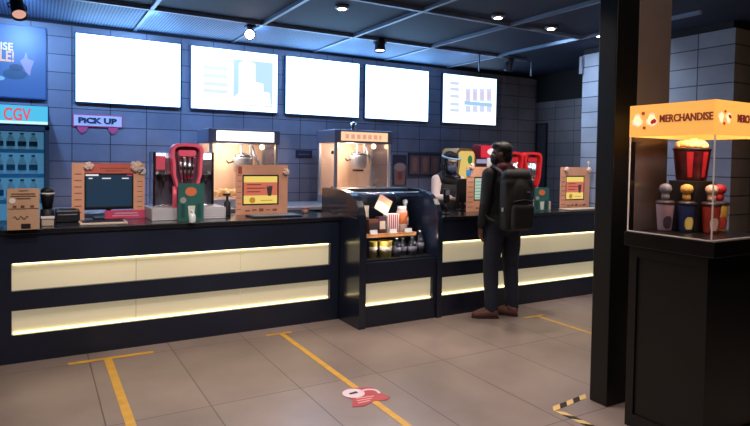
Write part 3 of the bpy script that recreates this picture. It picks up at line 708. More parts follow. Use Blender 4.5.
# ------------------------------------------------------- popcorn machines
TAN = mat('popcorn_liner', (226, 190, 165), .5, 0, (255, 205, 165), .06)
def popcorn_machine(label, x0, x1, y0, y1, z1, sign_m, sign_glow, text=None, finial=False):
    z0 = CT; t = thing('popcorn_machine', label, 'popcorn machine', ((x0+x1)/2, (y0+y1)/2, z0))
    hz = z1-.16
    MB().box(x0, x1, y0, y1, z0+.001, z0+.10, .006).build('base_box', STEEL, t)
    for x in (x0+.018, x1-.018):
        for y in (y0+.018, y1-.018): MB().box(x-.016, x+.016, y-.016, y+.016, z0+.10, hz).build('corner_post', STEEL, t)
    MB().box(x0+.034, x1-.034, y1-.03, y1-.02, z0+.1, hz).build('back_liner', TAN, t)
    MB().box(x0+.03, x1-.03, y0+.03, y1-.03, z0+.10, z0+.115).build('floor_tray', TAN, t)
    m = MB().box(x0+.036, x1-.036, y0+.014, y0+.02, z0+.1, hz); m.build('front_glass', GLASS, t)
    sd = MB().box(x0+.012, x0+.018, y0+.036, y1-.036, z0+.1, hz).build('side_glass', GLASS, t)
    MB().box(x0+.006, x0+.012, y0+.06, y0+.12, z0+.18, z0+.22).box(x0+.006, x0+.012, y0+.06, y0+.12, hz-.14, hz-.10).build('hinges', DARK, sd)
    MB().box(x1-.018, x1-.012, y0+.036, y1-.036, z0+.1, hz).build('side_glass', GLASS, t)
    hd = MB().box(x0-.015, x1+.015, y0-.015, y1+.015, hz, z1, .01).build('header_box', mat('header_steel', (120, 122, 146), .4, .25), t)
    w = x1-x0
    MB().box(x0+.09*w, x1-.08*w, y0-.022, y0-.015, hz+.025, z1-.025).build('lit_sign', sign_glow, hd)
    if text:
        rnd = random.Random(5)
        for k in range(7): MB().box(x0+(.16+.1*k)*w, x0+(.16+.1*k+rnd.uniform(.04, .07))*w, y0-.0245, y0-.022, hz+.05, z1-.055).build('printed_patch', emis('sign_peach', (240, 170, 150), .9), hd)
    # kettle hung from the header
    kx, ky = x0+.56*w, (y0+y1)/2-.02
    kt = MB().lathe((kx, ky, hz-.30), [(.02, -.02), (.09, -.015), (.105, .02), (.11, .13), (.115, .15), (.09, .155)], 24).build('kettle', STEEL, t)
    MB().lathe((kx, ky, hz-.145), [(.112, 0), (.10, .02), (.02, .045), (0, .046)], 24).build('kettle_lid', CHROME, kt)
    MB().tube([(kx-.11, ky, hz-.2), (kx-.17, ky-.02, hz-.22), (kx-.2, ky-.03, hz-.19)], .009).build('kettle_handle', DARK, kt)
    MB().rod((kx-.02, ky, hz-.1), (kx-.02, ky, hz), .012).box(kx+.08, kx+.11, ky-.02, ky+.02, hz-.24, hz, .004).rod((kx+.10, ky, hz-.02), (kx+.18, ky-.05, hz-.26), .02).build('hanger_arm', STEEL, t)
    MB().box(kx-.05, kx+.05, ky-.06, ky+.06, hz-.355, hz-.33, .004).build('burner_plate', DARK, t)
    bul = MB()
    for xx in (x0+.2*w, x0+.86*w): bul.ball((xx, (y0+y1)/2, hz-.03), .03, seg=12)
    bul.build('warming_lamps', emis('warm_lamp', (255, 200, 140), 7), t)
    if finial: MB().lathe(((x0+x1)/2-.02, (y0+y1)/2, z1), [(.03, 0), (.045, .02), (.02, .04), (.05, .06), (.03, .08), (.04, .1), (0, .12)], 18).build('finial', CHROME, t)
    pp = MB(); rnd = random.Random(3)
    for k in range(90):
        a_ = rnd.uniform(x0+.1, x1-.08); b_ = rnd.uniform(y0+.1, y1-.1)
        pp.ball((a_, b_, z0+.12+rnd.random()*.06), .028, seg=6)
    q = pp.build('popcorn', mat('popcorn_pale', (235, 205, 150), .7), t); q['kind'] = 'stuff'
    l = bpy.data.lights.new('warm_lamp', 'POINT'); l.energy = 7; l.color = (1, .78, .58); l.shadow_soft_size = .05
    lo = bpy.data.objects.new('warm_lamp', l); COL.objects.link(lo); lo.location = ((x0+x1)/2-.1, y0+.16, hz-.08)
    return t
popcorn_machine('popcorn machine with a blank white lit header behind the yellow advert screen', 1.615, 2.40, 6.33, 6.83, 1.873, None, emis('white_sign', (255, 244, 236), 1.6))
popcorn_machine('popcorn machine with an amber lettered header behind the curved snack case', 3.125, 3.92, 6.33, 6.83, 1.92, None, emis('amber_sign', (255, 206, 160), 1.1), True, True)
# two posters and the dark wall plate
t = thing('wall_poster', 'narrow popcorn cup poster beside the amber popcorn machine', 'poster', (4.545, 7.09, 1.19))
MB().box(4.43, 4.66, 7.085, 7.098, 1.19, 1.635).build('poster_sheet', mat('poster_dark', (52, 46, 58), .5), t)
MB().prism([(4.46, 1.2), (4.63, 1.2), (4.65, 1.45), (4.44, 1.45)], 'y', 7.081, 7.085).build('cup_picture', mat('poster_tan', (150, 104, 84), .5), t)
m = MB(); oval(m, (4.545, 1.46), .1, .06, 7.079, 7.083); m.build('popcorn_picture', mat('poster_cream', (176, 140, 120), .6), t)
m = MB(); oval(m, (4.545, 1.33), .04, .06, 7.077, 7.081); m.build('red_mark', mat('poster_red', (150, 60, 60), .6), t)
t = thing('wall_poster', 'wide dark framed poster of snacks beside the cashier', 'poster', (4.98, 7.09, 1.32))
MB().box(4.69, 5.285, 7.08, 7.098, 1.32, 1.67).build('poster_frame', mat('poster_dark', (0, 0, 0)), t)
m = MB(); c3 = mat('poster_brown', (120, 86, 78), .6)
for k in range(3): m.box(4.72+k*.185, 4.88+k*.185, 7.077, 7.08, 1.36, 1.63)
m.build('snack_panels', c3, t)
for k in range(3):
    m = MB(); oval(m, (4.80+k*.185, 1.55), .05, .05, 7.073, 7.077); m.prism([(4.77+k*.185, 1.40), (4.83+k*.185, 1.40), (4.845+k*.185, 1.52), (4.755+k*.185, 1.52)], 'y', 7.074, 7.077)
    m.build('snack_picture', mat('poster_tan', (0, 0, 0)), t)
p = AY(304, 154, 7.09)
t = thing('wall_plate', 'small dark plate on the tiled wall between the popcorn machines', 'sign', (p.x, 7.09, p.z-.05))
MB().box(p.x-.115, p.x+.115, 7.085, 7.098, p.z-.05, p.z+.05, .003).build('plate', mat('plate_navy', (34, 38, 56), .4), t)
MB().box(p.x-.08, p.x+.08, 7.083, 7.085, p.z-.012, p.z+.002).build('printed_line', mat('plate_grey', (84, 88, 110), .5), t)
# red light box and yellow rounded machine behind the cashier
t = thing('red_light_box', 'red lit menu box behind the cashier and the customer', 'light box', (5.71, 6.5, CT))
MB().box(5.50, 5.93, 6.45, 6.62, 1.60, 1.80, .01).build('box_body', mat('box_red', (150, 26, 40), .4), t)
MB().box(5.515, 5.915, 6.444, 6.45, 1.615, 1.79).build('lit_face', emis('red_glow', (225, 48, 66), .9), t)
m = MB(); oval(m, (5.74, 1.70), .11, .05, 6.44, 6.444); m.build('white_glow_patch', emis('pink_white', (255, 225, 225), 1.1), t)
m = MB()
for k in range(5): m.box(5.53+k*.08, 5.585+k*.08, 6.45, 6.60, 1.53, 1.59, .004)
m.build('drink_tiles', emis('pale_tiles', (190, 185, 225), .6), t)
MB().box(5.50, 5.93, 6.46, 6.66, CT+.001, 1.10, .01).box(5.52, 5.91, 6.56, 6.64, 1.1, 1.60, .01).build('machine_body', mat('body_brown', (110, 70, 66), .4), t)
t = thing('juice_machine', 'yellow round-topped juice machine directly behind the cashier', 'drink dispenser', (5.25, 6.5, CT))
o_ = [(5.08, CT+.001), (5.42, CT+.001), (5.42, 1.60)]+arc(5.28, 1.60, .14, 0, PI/2, 6)+arc(5.16, 1.66, .08, PI/2, PI, 6)
MB().prism(o_, 'y', 6.45, 6.8, .004).build('machine_body', mat('juice_orange', (214, 150, 90), .4), t)
MB().prism(rrect(5.11, 5.39, 1.25, 1.70, .05), 'y', 6.443, 6.45).build('lit_panel', emis('juice_yellow', (250, 214, 120), .75), t)
m = MB(); oval(m, (5.31, 1.58), .04, .06, 6.438, 6.443); m.build('green_picture', emis('juice_green', (70, 160, 90), .5), t)
m = MB(); m.box(5.15, 5.33, 6.40, 6.45, 1.18, 1.23, .006); m.build('spout', STEEL, t)

# ------------------------------------------------ floor tapes and sticker
TAPE = mat('yellow_tape', (206, 160, 66), .5, var=.12, vscale=12)
def tape(label, x, y0, y1, xa, xb, w=.05):
    y1_ = y1
    t = thing('floor_tape', label, 'floor tape', (x, (y0+y1)/2, 0))
    MB().box(x-w/2, x+w/2, y0, y1, .0005, .0022).build('long_strip', TAPE, t)
    MB().box(xa, xb, y1, y1+w*.9, .0005, .0022).build('cross_strip', TAPE, t)
tape('yellow T-shaped floor tape in front of the left counter light bands', .467, 1.6, 4.80, .20, .80, .055)
tape('yellow T-shaped floor tape running through the red floor sticker', 1.872, 1.6, 4.80, 1.735, 1.97, .046)
tape('yellow T-shaped floor tape starting at the feet of the customer', 4.37, 2.0, 4.19, 4.20, 4.46, .036)
fs = thing('floor_sticker', 'red distancing sticker with white round mark on the yellow floor tape', 'floor sticker', (1.93, 3.25, .0022))
RS = mat('sticker_red', (176, 72, 78), .5, var=.1)
def onfl(x, y): p = AZ(x, y, .003); return (p.x, p.y)
P = [onfl(*q) for q in ((353, 388), (372, 387), (376, 391), (390, 397), (386, 400), (374, 401), (364, 406), (352, 407), (353, 400), (345, 395), (345, 391))]
MB().prism(P, 'z', .0024, .0036).build('red_star', RS, fs)
c = onfl(353.5, 393.3)
MB().prism([(c[0]+.075*math.cos(2*PI*i/24), c[1]+.075*math.sin(2*PI*i/24)) for i in range(24)], 'z', .0036, .0044).build('white_disc', mat('sticker_white', (222, 205, 215), .5), fs)
MB().prism([(c[0]-.03, c[1]-.012), (c[0]+.03, c[1]-.012), (c[0]+.03, c[1]+.02), (c[0]-.03, c[1]+.012)], 'z', .0044, .005).build('dark_symbol', mat('charcoal_ink', (0, 0, 0)), fs)
c = onfl(370, 393)
MB().prism([(c[0]+.07*math.cos(a_)*q, c[1]+.07*math.sin(a_)*q) for q, rng in ((1, range(9)), (.72, range(8, -1, -1))) for a_ in [i*PI/9-.6 for i in rng]], 'z', .0036, .0044).build('white_arc', mat('sticker_white', (0, 0, 0)), fs)
m = MB()
for k in range(3):
    a_ = Vector((*onfl(356+k, 398.5+k*2.4), .0036)); b_ = Vector((*onfl(374-k*2, 396+k*2.2), .0036)); d_ = (b_-a_).normalized()*.006; n_ = Vector((-d_.y, d_.x, 0))
    m.prism([(a_+n_)[:2], (b_+n_)[:2], (b_-n_)[:2], (a_-n_)[:2]], 'z', .0036, .0042)
m.build('text_lines', mat('sticker_pale', (225, 170, 170), .5), fs)
# hazard tape round the column foot
hz_ = MB(); HY = mat('hazard_yellow', (220, 188, 120), .5); HB = mat('hazard_black', (24, 22, 22), .5)
def stripes(m, p, q, w, n):
    p, q = Vector(p), Vector(q); d = (q-p)/n; u = d.normalized(); s = Vector((-u.y, u.x, 0))*w/2; sl = u*w*.6
    for i in range(n):
        m.mi = i % 2; a_ = p+d*i; b_ = p+d*(i+1)
        m.prism([(a_+s+sl)[:2], (b_+s+sl)[:2], (b_-s-sl)[:2], (a_-s-sl)[:2]], 'z', .0005, .0025)
    m.mi = 0
stripes(hz_, (3.16, 2.585, 0), (2.81, 2.545, 0), .045, 5); stripes(hz_, (2.815, 2.50, 0), (2.83, 2.1, 0), .045, 6)
tag(hz_.build('hazard_tape', [HY, HB]), 'black and yellow striped hazard tape on the floor round the column foot', 'floor tape')

# ------------------------------------------------------ merchandise case
MX0, MX1, MY0, MY1 = 3.0, 3.62, 1.697, 2.188
ZB, ZT = 1.158, 1.889; ZH = AX(711, 134.5, MX0).z
mp = thing('merchandise_plinth', 'tall black plinth with recessed panels carrying the merchandise case', 'plinth', ((MX0+MX1)/2, (MY0+MY1)/2, 0))
pl = mat('plinth_black', (10, 9, 10), .4, var=.12, vscale=4)
MB().box(MX0-.005, MX1+.02, MY0-.02, MY1+.02, ZB-.085, ZB-.001, .004).build('top_tray', mat('tray_black', (13, 11, 12), .3), mp)
m = MB(); q0, q1, r0, r1 = MX0+.028, MX1-.02, MY0+.03, MY1+.005
m.box(q0+.012, q1, r0+.012, r1, 0, ZB-.085)
zt = ZB-.0855
m.box(q0, q0+.05, r0, r0+.05, 0, zt).box(q0, q0+.0125, r1-.05, r1, 0, zt).box(q0, q0+.0125, r0+.05, r1-.05, ZB-.15, zt).box(q0, q0+.0125, r0+.05, r1-.05, 0, .08)
m.box(q1-.05, q1, r0, r0+.0125, 0, zt).box(q0+.05, q1-.05, r0, r0+.0125, ZB-.15, zt).box(q0+.05, q1-.05, r0, r0+.0125, 0, .08)
m.build('plinth_body', pl, mp)
mc = thing('merchandise_case', 'clear acrylic case with a yellow MERCHANDISE header on the black plinth', 'display case', ((MX0+MX1)/2, (MY0+MY1)/2, ZB))
T = .006
m = MB().box(MX0, MX0+T, MY0, MY1, ZB, ZH).box(MX1-T, MX1, MY0, MY1, ZB, ZH).box(MX0+T, MX1-T, MY0, MY0+T, ZB, ZH).box(MX0+T, MX1-T, MY1-T, MY1, ZB, ZH)
m.build('acrylic_walls', ACRYL, mc)
edge = mat('acrylic_edge', (235, 225, 220), .3, 0, (230, 215, 210), .0)
for x, y in ((MX0, MY0), (MX0, MY1), (MX1, MY0), (MX1, MY1)):
    MB().box(x-.002, x+.004, y-.002, y+.004, ZB, ZH).build('edge_strip', edge, mc)
m = MB().box(MX0-.002, MX0+.002, MY0, MY1, ZB, ZB+.006).box(MX0, MX1, MY0-.002, MY0+.002, ZB, ZB+.006); m.build('bottom_edges', edge, mc)
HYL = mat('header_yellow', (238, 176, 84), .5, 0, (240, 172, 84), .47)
h = MB().box(MX0-.004, MX0+.004, MY0, MY1, ZH, ZT).box(MX1-.004, MX1+.004, MY0, MY1, ZH, ZT).box(MX0-.004, MX1+.004, MY0-.004, MY0+.004, ZH, ZT).box(MX0-.004, MX1+.004, MY1-.004, MY1+.004, ZH, ZT).box(MX0, MX1, MY0, MY1, ZT-.008, ZT)
hd = h.build('header_band', HYL, mc)
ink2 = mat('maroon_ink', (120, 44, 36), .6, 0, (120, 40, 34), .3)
yL, yR = AX(660.5, 116, MX0).y, AX(714, 116, MX0).y; z_ = AX(690, 121, MX0).z; zt_ = AX(690, 113, MX0).z
MB().text('MERCHANDISE', (MX0-.006, yL, z_), (0, yR-yL, 0), (0, 0, zt_-z_), .003).build('maroon_lettering', ink2, hd)
xa = AY(736.5, 120, MY0).x
MB().text('MERCHANDISE', (xa, MY0-.006, AY(738, 122.5, MY0).z), (.27, 0, 0), (0, 0, zt_-z_), .003).build('maroon_lettering', ink2, hd)
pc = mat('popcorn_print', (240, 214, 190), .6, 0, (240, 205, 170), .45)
def corn_print(face, a0, z0, s):
    m = MB(); h = MB()
    def put(mb, u, v, r, n=16, th=.006):
        pts = [(a0+s*(u+r*math.cos(2*PI*i/n)), z0+s*(v+r*math.sin(2*PI*i/n))) for i in range(n)]
        if face == 'x': mb.prism([(y, z) for y, z in pts], 'x', MX0-th, MX0-.004)
        else: mb.prism(pts, 'y', MY0-th, MY0-.004)
    for u in (-.055, .055):
        for du, dv, r in ((0, 0, .03), (-.022, .014, .022), (.022, .016, .022), (0, -.022, .024), (.004, .028, .02)): put(m, u+du, dv, r)
    for u, v, r in ((0.0, .055, .011), (.075, .012, .016), (-.01, -.045, .012), (.062, .018, .014)): put(h, u, v, r, th=.008)
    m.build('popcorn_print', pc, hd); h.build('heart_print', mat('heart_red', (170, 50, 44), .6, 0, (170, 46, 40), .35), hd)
def aX(x, y): p = AX(x, y, MX0); return p.y, p.z
c = aX(645, 120); corn_print('x', c[0], c[1], -.82)
c = AY(724, 118, MY0); corn_print('y', c.x, c.z, .62)
# goods
tag(MB().box(3.33, 3.53, 1.985, 2.155, ZB+.001, ZB+.30, .004).build('display_riser', BLACKM), 'black block lifting the popcorn bucket inside the merchandise case', 'riser')
zb2 = ZB+.301
bcx = AY(691, 180, 2.07).x
bk = thing('popcorn_bucket', 'dark red popcorn bucket heaped with popcorn on the black riser', 'bucket', (bcx, 2.07, zb2))
bt = .19
MB().lathe((bcx, 2.07, zb2), [(.078, 0), (.082, .004), (.102, bt), (.105, bt+.004), (.098, bt+.002), (.077, .01)], 32).build('bucket_body', mat('bucket_maroon', (84, 22, 30), .35, var=.75, vscale=14), bk)
m = MB()
for k in (3.6, 4.5, 5.3):
    a_ = k
    u = Vector((math.cos(a_), math.sin(a_), 0)); w = Vector((-u.y, u.x, 0))
    p0 = Vector((bcx, 2.07, zb2+.02))+u*.0845; p1 = Vector((bcx, 2.07, zb2+bt-.02))+u*.1015
    m.quad(p0-w*.012, p0+w*.012, p1+w*.018, p1-w*.018)
m.build('red_stripes', mat('bucket_red', (160, 36, 44), .35), bk)
MB().lathe((bcx, 2.07, zb2+bt-.012), [(.102, 0), (.107, .006), (.105, .016), (.098, .012)], 32).build('rim', BLACKM, bk)
m = MB(); rnd = random.Random(11)
m.lathe((bcx, 2.07, zb2+bt-.02), [(.095, 0), (.082, .03), (.045, .042), (0, .045)], 20)
for k in range(170):
    a_ = rnd.random()*2*PI; r_ = .092*math.sqrt(rnd.random())
    m.ball((bcx+r_*math.cos(a_), 2.07+r_*math.sin(a_), zb2+bt+.012+.03*(1-(r_/.095)**2)+rnd.uniform(-.004, .008)), rnd.uniform(.010, .016), seg=6)
q = m.build('popcorn', mat('popcorn_butter', (246, 206, 128), .7), bk); q['kind'] = 'stuff'
def tumbler(label, px, Y, body, knob, print_m):
    x = px; z = ZB+.001; t = thing('tumbler', label, 'tumbler', (x, Y, z), group='tumblers in the merchandise case')
    MB().lathe((x, Y, z), [(.036, 0), (.038, .004), (.05, .155), (.051, .16), (.046, .16)], 26).build('cup_body', body, t)
    u = Vector((-.55, -.83, 0)); a0 = math.atan2(-.83, -.55)
    m = MB(); n = 8; t2 = bmesh.new()
    rings = [[t2.verts.new((x+(.0385+.012*(zz/.155)+.0012)*math.cos(a0+ww*k/n), Y+(.0385+.012*(zz/.155)+.0012)*math.sin(a0+ww*k/n), z+zz)) for k in range(-n, n+1)] for zz, ww in ((.015, .35), (.03, .55), (.055, .6), (.075, .5), (.088, .25))]
    for A, B in zip(rings, rings[1:]):
        for k in range(2*n): t2.faces.new((A[k], A[k+1], B[k+1], B[k]))
    m.merge(t2, True).build('printed_patch', print_m, t)
    MB().lathe((x, Y, z+.158), [(.053, 0), (.053, .01), (.046, .02), (.02, .024), (0, .024)], 24).build('lid', mat('lid_dark', (52, 44, 48), .4), t)
    MB().lathe((x, Y, z+.18), [(.014, 0), (.023, .012), (.022, .034), (.018, .04), (.03, .05), (.036, .068), (.03, .088), (.014, .098), (0, .1)], 20).build('lid_knob', knob, t)
    return t
tumbler('lilac tumbler with a grey round knob on its lid', 3.245, 2.118, mat('lilac', (186, 158, 176), .4), mat('knob_grey', (128, 128, 140), .4), mat('print_a', (64, 56, 70), .5))
tumbler('navy blue tumbler with a yellow round knob on its lid', 3.315, 2.03, mat('navy_blue', (48, 66, 122), .4), mat('knob_yellow', (224, 180, 90), .4), mat('print_b', (226, 206, 110), .5))
tumbler('coral red tumbler with a cream round knob on its lid', 3.388, 1.925, mat('coral', (190, 72, 58), .4), mat('knob_cream', (226, 196, 170), .4), mat('print_c', (222, 190, 176), .5))
tumbler('mustard yellow tumbler with a red round knob on its lid', 3.545, 1.965, mat('mustard', (218, 172, 84), .4), mat('knob_red', (178, 40, 48), .4), mat('print_d', (176, 60, 50), .5))

# ------------------------------------------------------- ceiling fixtures
DL = emis('downlight_glow', (255, 226, 200), 14)
warm = (1, .82, .70)
def spot_lamp(name, loc, tgt, e, col, ang=110, blend=.8, size=.05):
    l = bpy.data.lights.new(name, 'SPOT'); l.energy = e; l.color = col; l.spot_size = math.radians(ang); l.spot_blend = blend; l.shadow_soft_size = size
    o = bpy.data.objects.new(name, l); COL.objects.link(o); o.location = loc
    o.rotation_euler = (Vector(tgt)-Vector(loc)).to_track_quat('-Z', 'Y').to_euler(); return o
def downlight(label, x, y, e, col=warm, ang=115):
    t = thing('downlight', label, 'ceiling light', (x, y, CEIL-.03), group='recessed ceiling downlights')
    MB().lathe((x, y, CEIL-.03), [(.04, .0), (.062, .004), (.07, .03), (.04, .03)], 24).build('trim_ring', mat('ring_grey', (120, 126, 140), .4, .5), t)
    MB().cyl((x, y, CEIL-.034), .038, .006, 20).build('lamp_face', DL, t)
    spot_lamp('downlight_lamp', (x, y, CEIL-.045), (x, y, 0), e, col, ang)
for (px, py, nm, e) in ((342, 9, 'recessed ceiling downlight above the long counter, nearest the upper left', 30), (498, 18, 'recessed ceiling downlight above the customer', 55), (551, 29, 'recessed ceiling downlight between two others right of the customer', 35), (600, 36, 'recessed ceiling downlight right beside the black column', 25)):
    p = AZ(px, py, CEIL-.03); downlight(nm, p.x, p.y, e)
for i, (x, y, e) in enumerate(((.2, 3.9, 66), (1.5, 3.5, 80), (2.6, 3.0, 42), (.9, 2.2, 78), (2.1, 1.9, 50), (4.4, 2.9, 32), (3.0, .9, 45), (5.2, 2.2, 22), (-1.2, 2.4, 30))):
    spot_lamp('room_downlight_lamp', (x, y, CEIL-.02), (x, y, 0), e, warm, 120)
spot_lamp('added_column_fill', (2.4, -.9, CEIL-.06), (4.0, 2.6, 2.45), 75, (1, .86, .76), 50, .9, .06)  # added unseen light that brightens the column and block fronts
# lamp inside the merchandise case and added points to brighten the snack case goods
def small_area(name, loc, sx, sy, e, col, tgt=None):
    l = bpy.data.lights.new(name, 'AREA'); l.shape = 'RECTANGLE'; l.size = sx; l.size_y = sy; l.energy = e; l.color = col
    o = bpy.data.objects.new(name, l); COL.objects.link(o); o.location = loc
    if tgt: o.rotation_euler = (Vector(tgt)-Vector(loc)).to_track_quat('-Z', 'Y').to_euler()
    return o
small_area('merchandise_case_lamp', (3.22, 1.85, ZT-.02), .3, .2, 3.0, (1, .85, .72))
for x, y, z, e in ((2.75, 4.73, 1.12, 1.2), (3.0, 4.73, 1.12, 1.5), (3.25, 4.73, 1.12, .9), (2.85, 4.70, .76, .45), (3.1, 4.70, .76, .45), (3.33, 4.70, .8, .3)):
    l = bpy.data.lights.new('added_snack_fill', 'POINT'); l.energy = e; l.color = (1, .80, .64); l.shadow_soft_size = .01
    o = bpy.data.objects.new('added_snack_fill', l); COL.objects.link(o); o.location = (x, y, z)
# track spots
def track_spot(label, hang, aim, e, lit=1., s=1., col=(.75, .87, 1)):
    hang = Vector(hang); d = (Vector(aim)-hang).normalized()
    t = thing('track_spotlight', label, 'spotlight', hang)
    MB().rod((hang.x, hang.y, CEIL-.002), hang+Vector((0, 0, .05)), .012).build('drop_rod', DARK, t)
    MB().box(hang.x-.05, hang.x+.05, hang.y-.05, hang.y+.05, CEIL-.06, CEIL-.037, .005).build('track_adapter', DARK, t)
    M = Matrix.Translation(hang) @ d.to_track_quat('Z', 'Y').to_matrix().to_4x4()
    MB().lathe((0, 0, 0), [(.02*s, -.12*s), (.05*s, -.10*s), (.055*s, .06*s), (.06*s, .08*s), (.054*s, .08*s), (.05*s, .06*s)], 22, M).build('lamp_can', mat('can_dark', (66, 70, 84), .35, .4), t)
    MB().lathe((0, 0, 0), [(.05*s, .061*s), (.02*s, .068*s), (0, .069*s)], 20, M).build('lamp_face', emis('spot_glow_%d' % round(lit*100), (255, 236, 226) if lit > .2 else (255, 190, 170), 9*lit), t)
    MB().tube([M @ Vector((.062*s, 0, 0)), M @ Vector((.066*s, 0, -.05*s)), hang+Vector((0, 0, .08)), M @ Vector((-.066*s, 0, -.05*s)), M @ Vector((-.062*s, 0, 0))], .006).build('yoke', DARK, t)
    if e: spot_lamp('track_lamp', hang+d*.1*s, Vector(aim), e, col, 100, 1.)
    return t
track_spot('bright track spotlight pointing outward above the second menu screen', AY(250, 34, 6.05), AY(225, 75, 3.5), 0, 1.3, .95)
track_spot('hanging cylinder spotlight between the third and fourth menu screens', AY(380, 44, 6.0), AY(380, 300, 5.6), 0, 1.0, 1.15)
track_spot('dark spotlight tilted sideways right of the last menu screen', AY(509, 66, 6.0), AY(480, 170, 6.6), 0, .0, .9)
track_spot('pinkish lit spotlight at the upper left corner above the blue screen', AY(18, 9, 5.6), AY(70, 230, 4.2), 0, .08, 1.0)
for x, e in ((-.14, 105), (1.0, 100), (2.1, 66), (3.3, 42), (4.9, 20)): spot_lamp('added_wall_blue', (x, 6.0, CEIL-.05), (x, 7.1, 2.3), e, (.22, .46, 1), 120, 1.)  # added blue lights for the glow on the wall, without fixtures
spot_lamp('added_till_fill', (4.1, 3.6, CEIL-.06), (4.0, 5.56, 1.45), 70, (1, .9, .86), 30, .7, .06)  # added fill to brighten the cashier, no track here
for x, e in ((-.1, 45), (.9, 55), (1.9, 55), (3.1, 35), (4.6, 35), (5.4, 30)): spot_lamp('added_counter_fill', (x, 3.4, CEIL-.06), (x, 5.3, 1.25), e, (1, .88, .82), 48, .7, .06)  # added out-of-view fill for the fronts of the counter items
spot_lamp('added_block_fill', (5.0, 4.75, CEIL-.06), (6.0, 4.9, 1.8), 60, (.62, .78, 1), 130, 1.)  # added cool fill to brighten the tiled block, no fixture
for (px, y0, y1, lb) in ((479, 40, 71, 'thin white rod hanging from the ceiling in front of the last menu screen'), (531, 53, 76, 'short white rod hanging from the ceiling beside the tiled pier')):
    p = AY(px, y1, 5.98); tag(MB().rod((p.x, p.y, p.z), (p.x, p.y, CEIL-.038), .011).build('hanging_rod', mat('rod_white', (150, 165, 185), .4, .3)), lb, 'rod')
p = AY(582, 80, 4.9)
tag(MB().box(5.93, 5.945, 5.045, 5.09, 2.68, 2.90, .003).build('hanging_card', mat('card_grey', (110, 114, 128), .6)), 'small grey card hanging at the top far corner of the tiled block', 'card')

# ----------------------------------------------------------------- people
def remesh(prims, voxel, smooth, name, m, parent, cuts=None):
    """one continuous surface grown over tapering capsules and ellipsoids"""
    mb = MB()
    for p in prims:
        if p[0] == 'c':
            _, a, ra, b, rb = p; a, b = Vector(a), Vector(b)
            mb.ball(a, ra, seg=16); mb.ball(b, rb, seg=16)
            mb.rod(a, b, ra, rb, 16)
        elif p[0] == 'b': mb.box(*p[1], p[2], 4)
        else:
            _, c, rad, rot = p; mb.ball(c, 1, rad, 20, rot)
    me = bpy.data.meshes.new('grown'); mb.bm.to_mesh(me); mb.bm.free()
    o = bpy.data.objects.new('grown', me); COL.objects.link(o)
    r = o.modifiers.new('r', 'REMESH'); r.mode = 'VOXEL'; r.voxel_size = voxel; r.use_smooth_shade = True
    sm = o.modifiers.new('s', 'SMOOTH'); sm.iterations = smooth; sm.factor = .5
    n = bpy.data.meshes.new_from_object(o.evaluated_get(bpy.context.evaluated_depsgraph_get()))
    bpy.data.objects.remove(o); bpy.data.meshes.remove(me)
    n.name = name; n.materials.clear(); n.materials.append(m)
    if cuts:
        bm = bmesh.new(); bm.from_mesh(n)
        for co, no in cuts:
            bmesh.ops.bisect_plane(bm, geom=bm.verts[:]+bm.edges[:]+bm.faces[:], plane_co=co, plane_no=no, clear_outer=True)
        bm.to_mesh(n); bm.free()
    for p in n.polygons: p.use_smooth = True
    q = bpy.data.objects.new(name, n); COL.objects.link(q); q.parent = parent; return q
def chain(pts, rs): return [('c', a, ra, b, rb) for a, ra, b, rb in zip(pts, rs, pts[1:], rs[1:])]
def head(c, yaw, pitch=0.):
    """skull, jaw, nose, ears; returns primitives and the head's frame"""
    R = Euler((pitch, 0, yaw)).to_matrix(); c = Vector(c)
    P = lambda x, y, z: c + R @ Vector((x, y, z))
    E_ = lambda x, y, z, a, b, d: ('e', P(x, y, z), (a, b, d), (pitch, 0, yaw))
    pr = [E_(0, -.012, .03, .074, .094, .082), E_(0, .022, -.03, .062, .068, .075), E_(0, .045, -.072, .036, .036, .03),
          ('c', P(0, .088, .012), .010, P(0, .106, -.022), .014), E_(0, .082, -.052, .024, .014, .010),
          E_(-.077, -.005, -.008, .010, .020, .032), E_(.077, -.005, -.008, .010, .020, .032), E_(0, .076, .028, .05, .016, .012)]
    return pr, P, R
def hand(w, d, side, curl=.6, s=1., up=Vector((0, 0, 1)), thumb=None):
    """palm and five bent fingers; w wrist, d pointing direction, side = towards the thumb"""
    w, d = Vector(w), Vector(d).normalized(); t = Vector(side); t = (t-d*t.dot(d)).normalized(); n = d.cross(t)
    pr = [('c', w, .026*s, w+d*.03*s, .029*s), ('c', w+d*.035*s+t*.018*s, .021*s, w+d*.085*s+t*.026*s, .016*s), ('c', w+d*.035*s-t*.014*s, .02*s, w+d*.08*s-t*.024*s, .015*s)]
    for k, L in enumerate((.072, .082, .076, .058)):
        b = w+d*(.086-.004*abs(k-1))*s+t*(.030-.020*k)*s; c1, c2 = curl*.5, curl*1.15
        m1 = b+(d*math.cos(c1)+n*math.sin(c1))*L*.5*s; m2 = m1+(d*math.cos(c2)+n*math.sin(c2))*L*.5*s
        pr += chain([b, m1, m2], [.0095*s, .0088*s, .0075*s])
    b = w+d*.03*s+t*.026*s; m1 = b+(d*.7+t*.75+n*.15).normalized()*.04*s; m2 = m1+(d*.95+t*.2+n*.35).normalized()*.034*s
    pr += chain([b, m1, m2], [.013*s, .0115*s, .009*s])
    return pr
def eyes(P, parent):
    for s in (-1, 1):
        m = MB(); m.ball(P(s*.031, .075, .006), .0125, seg=12); m.build('eye', mat('eye_white', (230, 226, 222), .2), parent, True)
        m = MB(); m.ball(P(s*.031, .0835, .006), .0058, seg=10); m.build('iris', mat('iris_brown', (36, 22, 18), .15), parent, True)
